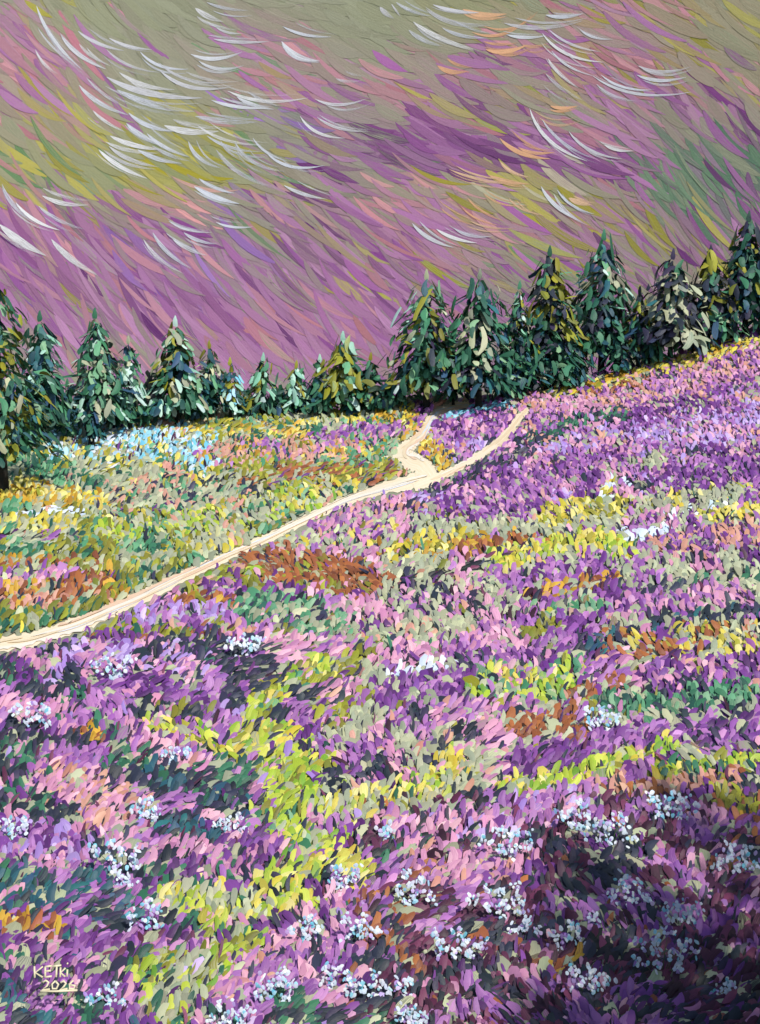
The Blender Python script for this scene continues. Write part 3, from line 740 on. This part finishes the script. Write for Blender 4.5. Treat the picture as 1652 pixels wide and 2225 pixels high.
    ('dark_heather', 'dark slate and olive tuft above the yellow streak', 'heather', .9, 'DDO', 17, 20, [(290, 1545), (360, 1540), (430, 1560)]),
    ('dark_heather', 'slate tufts at the right of the lime glade', 'heather', .9, 'DDV', 17, 20, [(700, 1705), (750, 1690), (815, 1670)]),
    ('dark_heather', 'dark violet tufts at the left edge below white petals', 'heather', .88, 'DDV', 20, 15, [(-150, 1600), (40, 1605), (120, 1610), (180, 1625)]),
    ('dark_heather', 'dark slate tufts at left edge beneath the path', 'heather', .85, 'DDVG', 20, 15, [(-150, 1450), (20, 1460), (70, 1470), (30, 1490)]),
    ('dark_heather', 'dark slate and green tufts right of the sage grass', 'heather', .9, 'DDGJ', 18, 45, [(835, 1860), (880, 1835), (930, 1820)]),
    ('dark_heather', 'dark slate tufts below the right end of the sage grass', 'heather', .88, 'DJV', 14, 30, [(1000, 1765), (1050, 1760), (1090, 1770)]),
    ('dark_heather', 'dark slate tufts at the left edge in the lower foreground', 'heather', .85, 'DTTG', 32, 15, [(-150, 1930), (20, 1925), (90, 1950), (60, 1975)]),
    ('dark_heather', 'dark green slate tufts left edge above white petals', 'heather', .85, 'DGD', 20, 15, [(-150, 1760), (20, 1760), (90, 1770), (150, 1790)]),
    ('dark_heather', 'slate blue tufts beside the pink patch left of centre', 'heather', .8, 'DDT', 20, 10, [(350, 1810), (420, 1800), (460, 1830), (480, 1870)]),
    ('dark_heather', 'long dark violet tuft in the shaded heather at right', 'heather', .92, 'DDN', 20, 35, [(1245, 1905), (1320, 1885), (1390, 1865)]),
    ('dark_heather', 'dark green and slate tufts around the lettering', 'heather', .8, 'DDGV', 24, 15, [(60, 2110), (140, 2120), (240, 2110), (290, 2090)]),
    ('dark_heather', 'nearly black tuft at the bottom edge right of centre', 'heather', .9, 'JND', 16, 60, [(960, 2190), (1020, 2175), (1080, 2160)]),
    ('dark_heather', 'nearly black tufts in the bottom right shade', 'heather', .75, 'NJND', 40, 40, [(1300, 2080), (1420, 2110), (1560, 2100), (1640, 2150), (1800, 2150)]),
    ('bracken', 'rusty tuft at the left edge of the lower foreground', 'bracken', .9, 'RRX', 16, 0, [(0, 2018), (50, 2022), (110, 2030)]),
    ('bracken', 'two-leaved rusty tuft on lilac heather at left', 'bracken', .95, 'RRX', 15, 20, [(180, 1595), (210, 1615)]),
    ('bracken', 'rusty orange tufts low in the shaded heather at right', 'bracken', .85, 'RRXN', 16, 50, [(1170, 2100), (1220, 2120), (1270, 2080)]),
    ('heather', 'pale pink heather patch at left of centre foreground', 'heather', .88, 'KKKE', 40, 30, [(120, 1710), (200, 1740), (280, 1770), (220, 1790)]),
    ('heather', 'pale pink heather band below the path at left', 'heather', .85, 'KKHA', 30, 30, [(200, 1430), (300, 1440), (380, 1450), (420, 1480)]),
    ('heather', 'pale pink heather with rose petals left of the yellow streak', 'heather', .85, 'KKHE', 24, 20, [(310, 1640), (370, 1650), (430, 1650)]),
    ('heather', 'pink heather at the left edge around white petals', 'heather', .88, 'KKHK', 24, 20, [(-100, 1560), (40, 1555), (130, 1560)]),
    ('heather', 'deep purple tufts slanting down at left of centre', 'heather', .88, 'VVH', 22, 50, [(230, 1480), (300, 1490), (380, 1520), (430, 1540)]),
    ('heather', 'light lilac heather between sage grass and shade at right', 'heather', .85, 'HHAK', 44, 20, [(1000, 1790), (1080, 1780), (1180, 1760), (1250, 1750)]),
    ('heather', 'pink petals around white flowers left of the shade', 'heather', .85, 'KKHE', 34, 20, [(850, 1790), (930, 1890), (1010, 1900), (1100, 1890)]),
    ('heather', 'lilac heather in the lower foreground around the white petals', 'heather', .8, 'HVKV', 40, 20, [(400, 1890), (450, 1860), (540, 1870), (570, 1840)]),
    ('heather', 'rose pink petals at the bottom, right of the sage tufts', 'heather', .85, 'KKEH', 30, 40, [(480, 2170), (540, 2120), (600, 2060), (680, 2060)]),
    ('heather', 'violet upright heather at the left edge under white petals', 'heather', .88, 'VHAV', 34, 0, [(-100, 1840), (40, 1840), (150, 1845)]),
    ('heather', 'violet tufts to the right of the lettering', 'heather', .85, 'VVHN', 30, 25, [(180, 2060), (260, 2080), (330, 2050), (400, 2060)]),
]
pal_pts = []
PSEG = []
for k, p in enumerate(PATCHES):
    pts = p[7]
    for a, b in zip(pts[:-1], pts[1:]):
        PSEG.append((k, *a, *b, p[5]))
PS = np.array(PSEG, float)
def patch_at(x, y):
    """the patch with the smallest distance relative to its own width"""
    ax, ay, bx, by, w = PS[:, 1], PS[:, 2], PS[:, 3], PS[:, 4], PS[:, 5]
    dx, dy = bx - ax, by - ay
    t = np.clip(((x - ax) * dx + (y - ay) * dy) / (dx * dx + dy * dy), 0, 1)
    d = np.hypot((x - ax - t * dx) * 0.75, y - ay - t * dy) / w
    i = int(np.argmin(d))
    return int(PS[i, 0]), d[i]

ZONES = [  # the heather between the patches
    ('heather', 'lilac, pink and slate heather covering the left half of the foreground', 'heather', 'HHHVKKDDKVADGH'),
    ('heather', 'plum and dusky pink heather covering the right half of the foreground', 'heather', 'HHNVKDNKVDNR'),  # maroon share also paints in the darkness of the bottom right shade
    ('heather', 'lilac and pink heather across the slope right of the path', 'heather', 'HHHKKVVAHED'),
    ('meadow_grass', 'mixed sage, peach and green grass between the path and the left-hand spruces', 'grass', 'SSSOMGSOMYE'),
    ('heather', 'lilac heather with sage grass across the middle right of the slope', 'heather', 'HHKKVSSHEDVO'),
    ('heather', 'navy, violet and dark green heather in the lower left corner', 'heather', 'HVDTDGVKH'),
]
def zone_at(x, y):
    py = np.interp(x, [p[0] for p in PATHS['main']], [p[1] for p in PATHS['main']])
    if x < 900 and y < py: return 3
    if y > 1870 and x + (random.random() - .5) * 160 < 330: return 5
    if y > 1740: return 1 if x + (random.random() - .5) * 120 > 800 else 0
    if y > 1390 and x + (random.random() - .5) * 120 < 700: return 0
    if y < 1120: return 2
    return 4 if y < 1740 else 1

SIGN = (48, 2090, 192, 2196)          # keep tall tufts clear of the lettering
YR = []
y = 868.0
while y < 2330:
    s = np.interp(y, [700, 900, 1100, 1300, 1700, 2224], [11.5, 13, 18, 22, 25, 27])
    YR.append((y, s)); y += s * 0.27
CAND = []
y0 = 690.0
while y0 < 868:                       # the part of the slope that climbs to the right
    CAND += [(x, y0, 13.0) for x in np.arange(1100, 2050, 5.5)]
    y0 += 4.0
for y, s in YR:
    CAND += [(x, y, s) for x in np.arange(-330, 1990, s * 0.36)]
CAND = np.array(CAND)
CAND[:, 0] += rng.uniform(-0.5, 0.5, len(CAND)) * CAND[:, 2] * 0.4
CAND[:, 1] += rng.uniform(-0.5, 0.5, len(CAND)) * CAND[:, 2] * 0.3
GP, OK = ground(CAND[:, 0], CAND[:, 1])
cover = {}
for (x, y, s), p, ok in zip(CAND, GP, OK):
    if not ok or p[1] > CREST_Y + 1.5: continue
    if on_path(x, y, -1.0): continue
    k, d = patch_at(x + random.gauss(0, 8), y + random.gauss(0, 5))
    edge = 1.0 + random.uniform(-0.3, 0.3)
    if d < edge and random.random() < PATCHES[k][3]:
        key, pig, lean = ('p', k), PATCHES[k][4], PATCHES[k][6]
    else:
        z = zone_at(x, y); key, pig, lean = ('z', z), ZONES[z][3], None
    m = np.linalg.norm(p) / F
    # low matted growth, then the tufts standing over it
    r = random.random()
    layer = 0 if r < 0.22 else 1
    if layer == 1 and random.random() < 0.20: continue
    if lean is None:
        fl = (20 * math.sin(x * 0.009 + y * 0.006) + 16 * math.sin(y * 0.017 - x * 0.007)) * (1.5 if y > 1400 else 0.6)
        lean = (16 if y > 1400 else 3) + fl + random.gauss(0, 13)
    else:
        lean = lean + random.gauss(0, 15)
    th = R(lean)
    ln = s * float(np.clip(random.lognormvariate(-0.02, 0.28), 0.5, 1.6))
    wd = ln * random.uniform(0.38, 0.68) if ln < 1.2 * s else ln * random.uniform(0.26, 0.46)
    dark_gap = layer == 1 and random.random() < 0.13       # thin dark dabs painted as the shady gaps between the tufts
    if layer == 0: ln *= 1.2; wd = ln * random.uniform(0.5, 0.75)
    # the tip must not hide the path behind it
    tx_, ty_ = x + math.sin(th) * ln * 0.9, y - math.cos(th) * ln * 0.9
    if on_path(tx_, ty_, -2.5) or on_path((x + tx_) / 2, (y + ty_) / 2, -0.5):
        if random.random() < 0.85: continue
        ln *= 0.55; wd *= 0.6
    if SIGN[0] < x < SIGN[2] and SIGN[1] < y < SIGN[3] + 22:
        ln *= 0.6; wd *= 0.7; pig = 'DDVHGVK'
    wx = x + 0.9 * s * math.sin(y * 0.05 + x * 0.013); wy = y + 0.8 * s * math.sin(x * 0.031 + 1.3) - 0.10 * x * (1 if x > 700 else -0.6)
    if random.random() < (0.8 if key[0] == 'z' else 0.5):
        pig = clump(pig, wx // (s * 4.2), wy // (s * 1.15), key[1])
    if dark_gap:
        wd = ln * random.uniform(0.14, 0.28); ln *= 1.1
        pig = 'DGOD' if (key == ('z', 3) or (key[0] == 'p' and PATCHES[key[1]][2] == 'grass')) else 'DVND'
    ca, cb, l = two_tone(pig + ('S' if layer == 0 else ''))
    back = R(random.gauss(50, 8)) if layer else R(66)
    upv = np.array([0, math.sin(back), math.cos(back)])
    rt = np.array([1.0, 0, 0])
    a = math.cos(th) * upv + math.sin(th) * rt
    n = np.cross(rt, upv); n = -n if n[1] > 0 else n
    n = n + np.array([random.gauss(0, 0.17), 0, random.gauss(0.0, 0.13)])
    hgt = (0.30 * abs(math.cos(th)) + 0.10 + random.uniform(0, 0.16)) * ln * m
    if layer == 0: hgt = 0.22 * abs(math.cos(th)) * ln * m + 0.03
    c = p + np.array([0, 0, hgt])
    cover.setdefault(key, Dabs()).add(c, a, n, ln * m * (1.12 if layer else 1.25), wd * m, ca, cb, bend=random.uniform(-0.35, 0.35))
for key, h in sorted(cover.items()):
    d = PATCHES[key[1]] if key[0] == 'p' else ZONES[key[1]]
    o = h.build(d[0], M_DAB)
    tag(o, d[1], d[2], None, 'stuff')

# ------------------------------------------------------------------ spruces
def tube(pts, rad, seg=8):
    vs, fs = [], []
    pts = [np.array(p, float) for p in pts]
    for i, p in enumerate(pts):
        t = pts[min(i + 1, len(pts) - 1)] - pts[max(i - 1, 0)]
        t /= np.linalg.norm(t)
        a = np.cross(t, [0.31, 0.9, 0.2]); a /= np.linalg.norm(a); b = np.cross(t, a)
        for k in range(seg):
            q = 2 * math.pi * k / seg
            vs.append(p + (a * math.cos(q) + b * math.sin(q)) * rad[i])
    for i in range(len(pts) - 1):
        for k in range(seg):
            fs.append((i * seg + k, i * seg + (k + 1) % seg, (i + 1) * seg + (k + 1) % seg, (i + 1) * seg + k))
    fs.append(tuple(range(seg))[::-1]); fs.append(tuple(range((len(pts) - 1) * seg, len(pts) * seg)))
    return vs, fs

def spruce(px, ytop, ybase, hw, top, low, label, group='spruces along the skyline', density=1.0, lean=0.0, trunks=1, clear=0.16, name='spruce_tree', at=None, size=None):
    if at is None:
        p, ok = ground(np.array(float(px)), np.array(float(ybase)))
        p[2] = terrain(p[0], p[1])
        dist = np.linalg.norm(p)
        rr = ray(np.array(float(px)), np.array(float(ytop)))
        H = (rr * (p[1] / rr[1]))[2] - p[2]
        RD = hw * 1.2 * dist / F
        unit = dist / F
    else:
        p = np.array([at[0], at[1], float(terrain(at[0], at[1]))]); H, RD = size; unit = 80 / F
    root = empty(name, p)
    tag(root, label, 'tree', group)
    # trunk with limbs
    V, Fa = [], []
    for t in range(trunks):
        ox = (t - (trunks - 1) / 2) * RD * 0.35
        v, f = tube([(ox, 0, -0.25), (ox * .9, 0, H * 0.15), (ox * .5 + lean * H * .4, 0, H * 0.5), (lean * H * .85, 0, H * 0.92)],
                    [0.026 * H + 0.03, 0.02 * H + 0.02, 0.013 * H, 0.004 * H], 8)
        b = len(V); V += v; Fa += [tuple(i + b for i in q) for q in f]
    for k in range(9):
        zf = 0.16 + 0.08 * k; an = k * 2.4 + px
        r = RD * (1 - zf) * 0.8
        v, f = tube([(lean * H * zf, 0, H * zf), (lean * H * zf + math.cos(an) * r * .5, math.sin(an) * r * .5, H * zf + r * .04), (lean * H * zf + math.cos(an) * r, math.sin(an) * r, H * zf - r * .15)], [0.006 * H, 0.004 * H, 0.0015 * H], 5)
        b = len(V); V += v; Fa += [tuple(i + b for i in q) for q in f]
    plain_mesh('trunk', V, Fa, M_BARK, root)
    # crown: inner needles, and boughs by tier
    area = (ybase - ytop) * hw if at is None else 26000
    n = int(min(640, max(110, area / 36)) * density)
    core, boughs = Dabs(), {}
    tiers = max(4, int(H / 1.6))
    expo = random.uniform(0.55, 0.82)
    dl = unit * (26 if hw > 55 else 21)
    for i in range(n):
        zf = clear + (1 - clear) * (1 - math.sqrt(1 - (i + random.random()) / n * 0.985))
        tier = (zf - clear) / (1 - clear) * tiers
        saw = (1.0 - 0.3 * (tier % 1.0)) * random.uniform(0.85, 1.12)
        rmax = RD * (1.02 - ((zf - clear) / (1 - clear))) ** expo * saw * (1 + 0.16 * math.sin(an + px) + 0.12 * math.sin(an * 3 + zf * 8 + px * .3))
        an = random.uniform(0, 2 * math.pi)
        inner = random.random() < 0.3
        r = rmax * (random.uniform(0.15, 0.6) if inner else random.uniform(0.68, 1.06))
        c = np.array([lean * H * zf + math.cos(an) * r, math.sin(an) * r, H * zf])
        droop = random.uniform(0.7, 1.5) if zf < 0.85 else random.uniform(1.5, 3)
        a = np.array([math.cos(an), math.sin(an), -droop]) + rng.normal(0, 0.5, 3)
        nn = np.array([math.cos(an), math.sin(an), 0.75]) + rng.normal(0, 0.25, 3)
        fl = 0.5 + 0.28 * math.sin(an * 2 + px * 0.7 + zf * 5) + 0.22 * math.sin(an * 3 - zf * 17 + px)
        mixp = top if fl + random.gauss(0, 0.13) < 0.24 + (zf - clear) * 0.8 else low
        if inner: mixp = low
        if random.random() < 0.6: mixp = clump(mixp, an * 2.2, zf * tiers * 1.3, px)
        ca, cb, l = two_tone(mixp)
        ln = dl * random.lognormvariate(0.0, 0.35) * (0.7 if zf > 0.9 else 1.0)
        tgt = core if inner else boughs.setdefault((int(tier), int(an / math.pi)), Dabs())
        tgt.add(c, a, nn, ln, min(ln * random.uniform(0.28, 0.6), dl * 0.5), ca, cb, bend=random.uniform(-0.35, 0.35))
    ca, cb, l = two_tone(top)
    core.add(np.array([lean * H, 0, H * 0.985]), np.array([0.05, 0, 1.0]), np.array([0.1, -1, 0.2]), dl * 0.9, dl * 0.36, ca, cb, taper=-0.5)
    for key in [k for k in boughs if boughs[k].n < 4]:
        h = boughs.pop(key)
        core.pos += h.pos; core.ca += h.ca; core.cb += h.cb; core.uv += h.uv; core.n += h.n
    cr = core.build('crown', M_LEAF, root)
    for key in sorted(boughs):
        tag(boughs[key].build('bough', M_LEAF, cr), kind='stuff')
    return root

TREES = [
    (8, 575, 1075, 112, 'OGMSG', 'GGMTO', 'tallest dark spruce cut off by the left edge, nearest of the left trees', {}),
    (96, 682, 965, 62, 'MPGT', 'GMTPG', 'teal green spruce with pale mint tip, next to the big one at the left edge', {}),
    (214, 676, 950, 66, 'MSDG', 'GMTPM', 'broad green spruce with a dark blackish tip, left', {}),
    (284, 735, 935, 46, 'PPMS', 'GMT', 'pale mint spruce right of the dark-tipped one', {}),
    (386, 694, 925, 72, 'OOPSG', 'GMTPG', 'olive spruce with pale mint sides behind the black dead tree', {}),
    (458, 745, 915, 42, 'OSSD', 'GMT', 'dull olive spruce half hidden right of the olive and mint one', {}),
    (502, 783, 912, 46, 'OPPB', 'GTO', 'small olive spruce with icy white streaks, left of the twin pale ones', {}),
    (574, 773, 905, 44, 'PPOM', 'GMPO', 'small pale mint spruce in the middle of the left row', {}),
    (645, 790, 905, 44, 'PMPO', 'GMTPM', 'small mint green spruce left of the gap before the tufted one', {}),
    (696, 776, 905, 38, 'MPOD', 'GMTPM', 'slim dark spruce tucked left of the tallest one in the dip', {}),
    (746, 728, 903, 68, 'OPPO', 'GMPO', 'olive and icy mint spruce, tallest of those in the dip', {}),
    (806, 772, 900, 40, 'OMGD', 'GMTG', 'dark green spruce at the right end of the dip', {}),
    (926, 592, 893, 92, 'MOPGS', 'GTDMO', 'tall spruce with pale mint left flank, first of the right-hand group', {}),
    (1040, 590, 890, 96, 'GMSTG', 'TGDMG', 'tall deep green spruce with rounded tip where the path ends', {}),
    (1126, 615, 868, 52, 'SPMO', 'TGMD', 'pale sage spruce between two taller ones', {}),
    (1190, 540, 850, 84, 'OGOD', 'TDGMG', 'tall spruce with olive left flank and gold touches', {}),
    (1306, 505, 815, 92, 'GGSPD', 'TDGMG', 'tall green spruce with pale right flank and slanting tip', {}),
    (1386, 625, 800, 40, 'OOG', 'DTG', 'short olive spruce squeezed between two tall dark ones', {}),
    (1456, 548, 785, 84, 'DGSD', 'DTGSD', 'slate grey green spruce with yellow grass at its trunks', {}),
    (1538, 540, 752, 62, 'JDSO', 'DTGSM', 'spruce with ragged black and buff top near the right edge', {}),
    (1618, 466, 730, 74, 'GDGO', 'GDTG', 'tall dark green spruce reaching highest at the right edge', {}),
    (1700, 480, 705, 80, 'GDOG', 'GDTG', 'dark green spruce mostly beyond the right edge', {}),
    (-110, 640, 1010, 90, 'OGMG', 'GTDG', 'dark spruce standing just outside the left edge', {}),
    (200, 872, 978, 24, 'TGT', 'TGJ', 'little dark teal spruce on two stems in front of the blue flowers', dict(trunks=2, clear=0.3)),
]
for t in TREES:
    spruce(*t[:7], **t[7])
# low dark spruces filling the gaps behind
LOW = [(50, 830, 985, 50), (150, 830, 950, 50), (255, 830, 935, 46), (330, 820, 925, 46), (430, 830, 915, 44), (540, 850, 905, 36), (612, 852, 903, 36), (672, 850, 900, 34),
       (775, 840, 898, 38), (848, 820, 893, 40), (880, 790, 885, 44), (985, 765, 880, 50), (1090, 750, 872, 48), (1150, 745, 858, 46), (1245, 720, 842, 52), (1345, 710, 812, 46),
       (1410, 700, 795, 44), (1500, 680, 770, 46), (1580, 650, 745, 44), (1660, 630, 722, 50), (1120, 790, 862, 42), (1220, 755, 848, 42)]
LN = ['at the foot of the big left-edge spruce', 'below the teal spruce with mint tip', 'below the dark-tipped spruce, left', 'right behind the black dead tree', 'right of the olive spruce with mint sides',
      'between the icy-streaked spruce and the pale mint one', 'between the two small mint spruces', 'left of the tallest spruce in the dip', 'right of the tallest spruce in the dip', 'at the right end of the dip',
      'at the left foot of the first tall right-hand spruce', 'between the first two tall right-hand spruces', 'right of the round-tipped tall spruce', 'under the pale sage spruce', 'between the gold-touched spruce and the slant-tipped one',
      'right of the slant-tipped tall spruce', 'under the short olive spruce', 'right of the slate grey spruce', 'under the ragged black-topped spruce', 'under the highest spruce at right edge', 'where the right branch of the path ends', 'at the foot of the gold-touched spruce']
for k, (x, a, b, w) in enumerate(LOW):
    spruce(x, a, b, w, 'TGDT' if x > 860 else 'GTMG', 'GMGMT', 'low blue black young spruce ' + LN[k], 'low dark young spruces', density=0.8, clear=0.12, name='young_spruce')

# the black dead tree among the left spruces
p, ok = ground(np.array(330.0), np.array(932.0))
m = np.linalg.norm(p) / F
dead = empty('dead_tree', p)
tag(dead, 'slim black dead tree with a ragged dark tuft, standing in front of the olive spruce', 'tree')
v, f = tube([(0, 0, -0.2), (0.05, 0, 30 * m), (-0.04, 0, 70 * m), (0.06, 0, 112 * m)], [5 * m, 4 * m, 4 * m, 2 * m])
plain_mesh('trunk', v, f, M_BARK, dead)
hp = Dabs()
for i in range(34):
    z = random.uniform(50, 120) * m
    an = random.uniform(0, 6.28); r = random.uniform(0, 11) * m * (1.3 if z < 80 * m else 1)
    ca, cb, l = two_tone('J')
    hp.add(np.array([math.cos(an) * r, math.sin(an) * r, z]), np.array([random.gauss(0, .4), random.gauss(0, .4), 1.0]), np.array([random.gauss(0, .4), -1, .4]), 18 * m, 9 * m, ca, cb)
for i in range(14):
    ca, cb, l = two_tone('J')
    hp.add(np.array([random.uniform(0, 26) * m, random.uniform(-5, 5) * m, random.uniform(45, 68) * m]), np.array([1, 0, random.gauss(0, .5)]), np.array([0, -1, .4]), 16 * m, 8 * m, ca, cb)
hp.build('crown', M_LEAF, dead)

# unseen spruces added on the near slope to shade the right of the foreground
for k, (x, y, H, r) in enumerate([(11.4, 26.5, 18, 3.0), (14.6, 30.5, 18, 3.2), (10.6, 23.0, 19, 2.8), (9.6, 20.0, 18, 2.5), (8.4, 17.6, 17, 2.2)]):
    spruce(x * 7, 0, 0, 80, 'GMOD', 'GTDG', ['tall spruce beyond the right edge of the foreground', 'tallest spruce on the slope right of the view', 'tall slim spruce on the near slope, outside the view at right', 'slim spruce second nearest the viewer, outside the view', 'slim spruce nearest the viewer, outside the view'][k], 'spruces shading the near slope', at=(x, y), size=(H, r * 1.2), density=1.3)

# ------------------------------------------------------------------ white flowering plants
FLOWERS = [
    (35, 1800, 28, 'white flower clump at the left edge above violet heather'), (265, 1858, 46, 'large white flower clump in lilac heather, left foreground'),
    (276, 1912, 20, 'small white clump just below the large one, left foreground'), (505, 1785, 30, 'white flower clump at left of the lime glade'),
    (325, 1760, 28, 'faint white clump in pale pink heather, left'), (325, 1990, 38, 'scattered white clump between violet heather and sage tufts'),
    (668, 2022, 34, 'white flower clump right of the dark lime rosette'), (782, 2018, 38, 'white clump in plum heather beside the rosy petals'),
    (235, 2162, 32, 'white flower clump right of the lettering'), (605, 2142, 40, 'white clump at the bottom among rose pink petals'),
    (495, 2205, 42, 'white clump on the bottom edge left of centre'), (730, 2115, 32, 'streaky white clump at the bottom centre'),
    (802, 2140, 34, 'white clump at the bottom, right of the streaky one'), (745, 1905, 32, 'white petals mixed into the bright yellow tufts'),
    (255, 1448, 38, 'white flower clump just below the path at left'), (75, 1553, 38, 'curled white petals at left edge under the path'),
    (385, 1638, 25, 'small white clump on pale pink heather by the yellow streak'), (540, 1403, 30, 'white and pink petals below the green slate grass'),
    (1306, 1560, 38, 'white dots on violet heather right of the copper bracken'), (1246, 1777, 38, 'white clump left of the roundest one below the lime band'),
    (1321, 1805, 46, 'large round white clump below the lime band'), (1111, 1832, 46, 'white clump on light lilac heather, right of centre'),
    (901, 1930, 40, 'white clump above the dark leaves in the bottom centre'), (1086, 1955, 50, 'broad white clump in the middle of the right foreground'),
    (1366, 1937, 42, 'white clump below the long dark violet tuft'), (1476, 1982, 35, 'compact white clump near the right edge, in shade'),
    (991, 2052, 48, 'white clump on dusky pink heather below the broad one'), (1136, 2012, 26, 'small white clump under the broad one'),
    (1236, 2032, 38, 'white clump over black grass tufts in the shade'), (1281, 1998, 18, 'tiny white clump above the black grass tufts'),
    (1436, 2067, 58, 'widest drooping white clump in the shade at right'), (1276, 2132, 42, 'white clump beside rusty orange tufts at the bottom'),
    (1456, 1752, 44, 'white clump on russet tufts near the right edge'), (1596, 1867, 42, 'white clump at the right edge in shade'),
    (838, 1807, 16, 'tiny white clump at the right end of the sage grass'), (876, 2142, 26, 'white clump low in the shade, left of the black tuft'),
    (891, 2205, 28, 'white clump at the bottom edge left of the black tuft'), (1576, 2147, 20, 'small grey white clump in the bottom right corner'),
]
for (fx, fy, fr, lab) in FLOWERS:
    p, ok = ground(np.array(float(fx)), np.array(fy + fr * 0.95))
    m = np.linalg.norm(p) / F
    root = empty('flowering_plant', p)
    tag(root, lab, 'flowers', 'white flowering plants')
    back = R(30)
    upv = np.array([0, math.sin(back) * .4, math.cos(back)]); upv /= np.linalg.norm(upv)
    nh = max(3, int(fr / 5.5))
    H = fr * m
    for k in range(nh):
        an = k * 2.399 + fx
        rr = math.sqrt((k + 0.5) / nh)
        hx = math.cos(an) * rr * H * 1.15; hz = H * (1.1 + math.sin(an) * rr * 0.8); hy = random.uniform(-0.2, 0.1) * H - 0.12
        v, f = tube([(hx * .12, 0, -0.1), (hx * .5, hy * .3, hz * .5), (hx, hy + 5 * m, hz - 2 * m)], [1.0 * m, .8 * m, .5 * m], 5)
        plain_mesh('stem', v, f, M_STEM, root)
        hd = Dabs()
        for q in range(random.randint(8, 14)):
            gz = random.gauss(0, 5.5)
            c = np.array([hx + random.gauss(0, 7) * m, hy + (gz * 0.6 - 2 + random.gauss(0, 1)) * m, hz + gz * m])
            ca, cb, l = two_tone('WWBA' if random.random() < .65 else 'W')
            hd.add(c, np.array([random.gauss(0, .9), random.gauss(0.4, .2), 1.0]), np.array([random.gauss(0, .2), -1, .75 + random.gauss(0, .2)]), random.uniform(5, 12) * m, random.uniform(4, 9) * m, ca, cb, dome=0.04)
        tag(hd.build('flower_head', M_DAB, root), kind='stuff')

# ------------------------------------------------------------------ cream lettering at lower left
p, ok = ground(np.array(128.0), np.array(2150.0))
p = p * 0.965
m = np.linalg.norm(p) / F
let = empty('painted_lettering', p)
tag(let, 'small cream hand-painted name with a year underneath at the lower left', 'lettering')
back = R(34)
LU = np.array([0, math.sin(back), math.cos(back)]); LR = np.array([1.0, 0, 0]); LNn = np.array([0, -math.cos(back), math.sin(back)])
GL = {  # polylines in picture units
    'K': [[(77, 2106), (80, 2128)], [(94, 2106), (80, 2118), (96, 2127)]],
    'E': [[(99, 2107), (101, 2127)], [(98, 2107), (112, 2105)], [(100, 2116), (111, 2114)], [(101, 2127), (114, 2125)]],
    'T': [[(113, 2106), (131, 2104)], [(122, 2106), (123, 2127)]],
    'K2': [[(130, 2108), (131, 2127)], [(140, 2109), (131, 2118), (141, 2126)]],
    'I': [[(144, 2112), (145, 2126)], [(142, 2100), (144.5, 2101)]],
    '2': [[(97, 2137), (103, 2133), (109, 2137), (106, 2144), (97, 2151), (113, 2150)]],
    '0': [[(122, 2134), (116, 2140), (118, 2149), (126, 2149), (129, 2141), (122, 2134)]],
    '22': [[(133, 2138), (139, 2134), (144, 2139), (140, 2145), (132, 2151), (148, 2149)]],
    '6': [[(158, 2133), (151, 2140), (152, 2149), (161, 2149), (163, 2143), (153, 2142)]],
    'line': [[(94, 2154), (125, 2154), (168, 2152)]],
}
for key, pls in GL.items():
    V, Fa = [], []
    for pl in pls:
        pl = np.array([(a, b, 1) for a, b in pl], float)
        pts = [((a - 128) * LR + (2150 - b) * LU) * m * 1.0 + LNn * (11 * m) for a, b, _ in pl]
        v, f = tube(pts, [2.1 * m] * len(pts), 6)
        v = [q - LNn * np.dot(q - pts[min(i // 6, len(pts) - 1)], LNn) * 0.5 for i, q in enumerate(v)]
        b0 = len(V); V += v; Fa += [tuple(i + b0 for i in q) for q in f]
    o = plain_mesh('underline' if key == 'line' else 'letter', V, Fa, noise_mat('cream_paint', ['e2d8b4', 'efe6c6'], 6, 0.5, .3, .01) if key == 'K' else bpy.data.materials['cream_paint'], let)
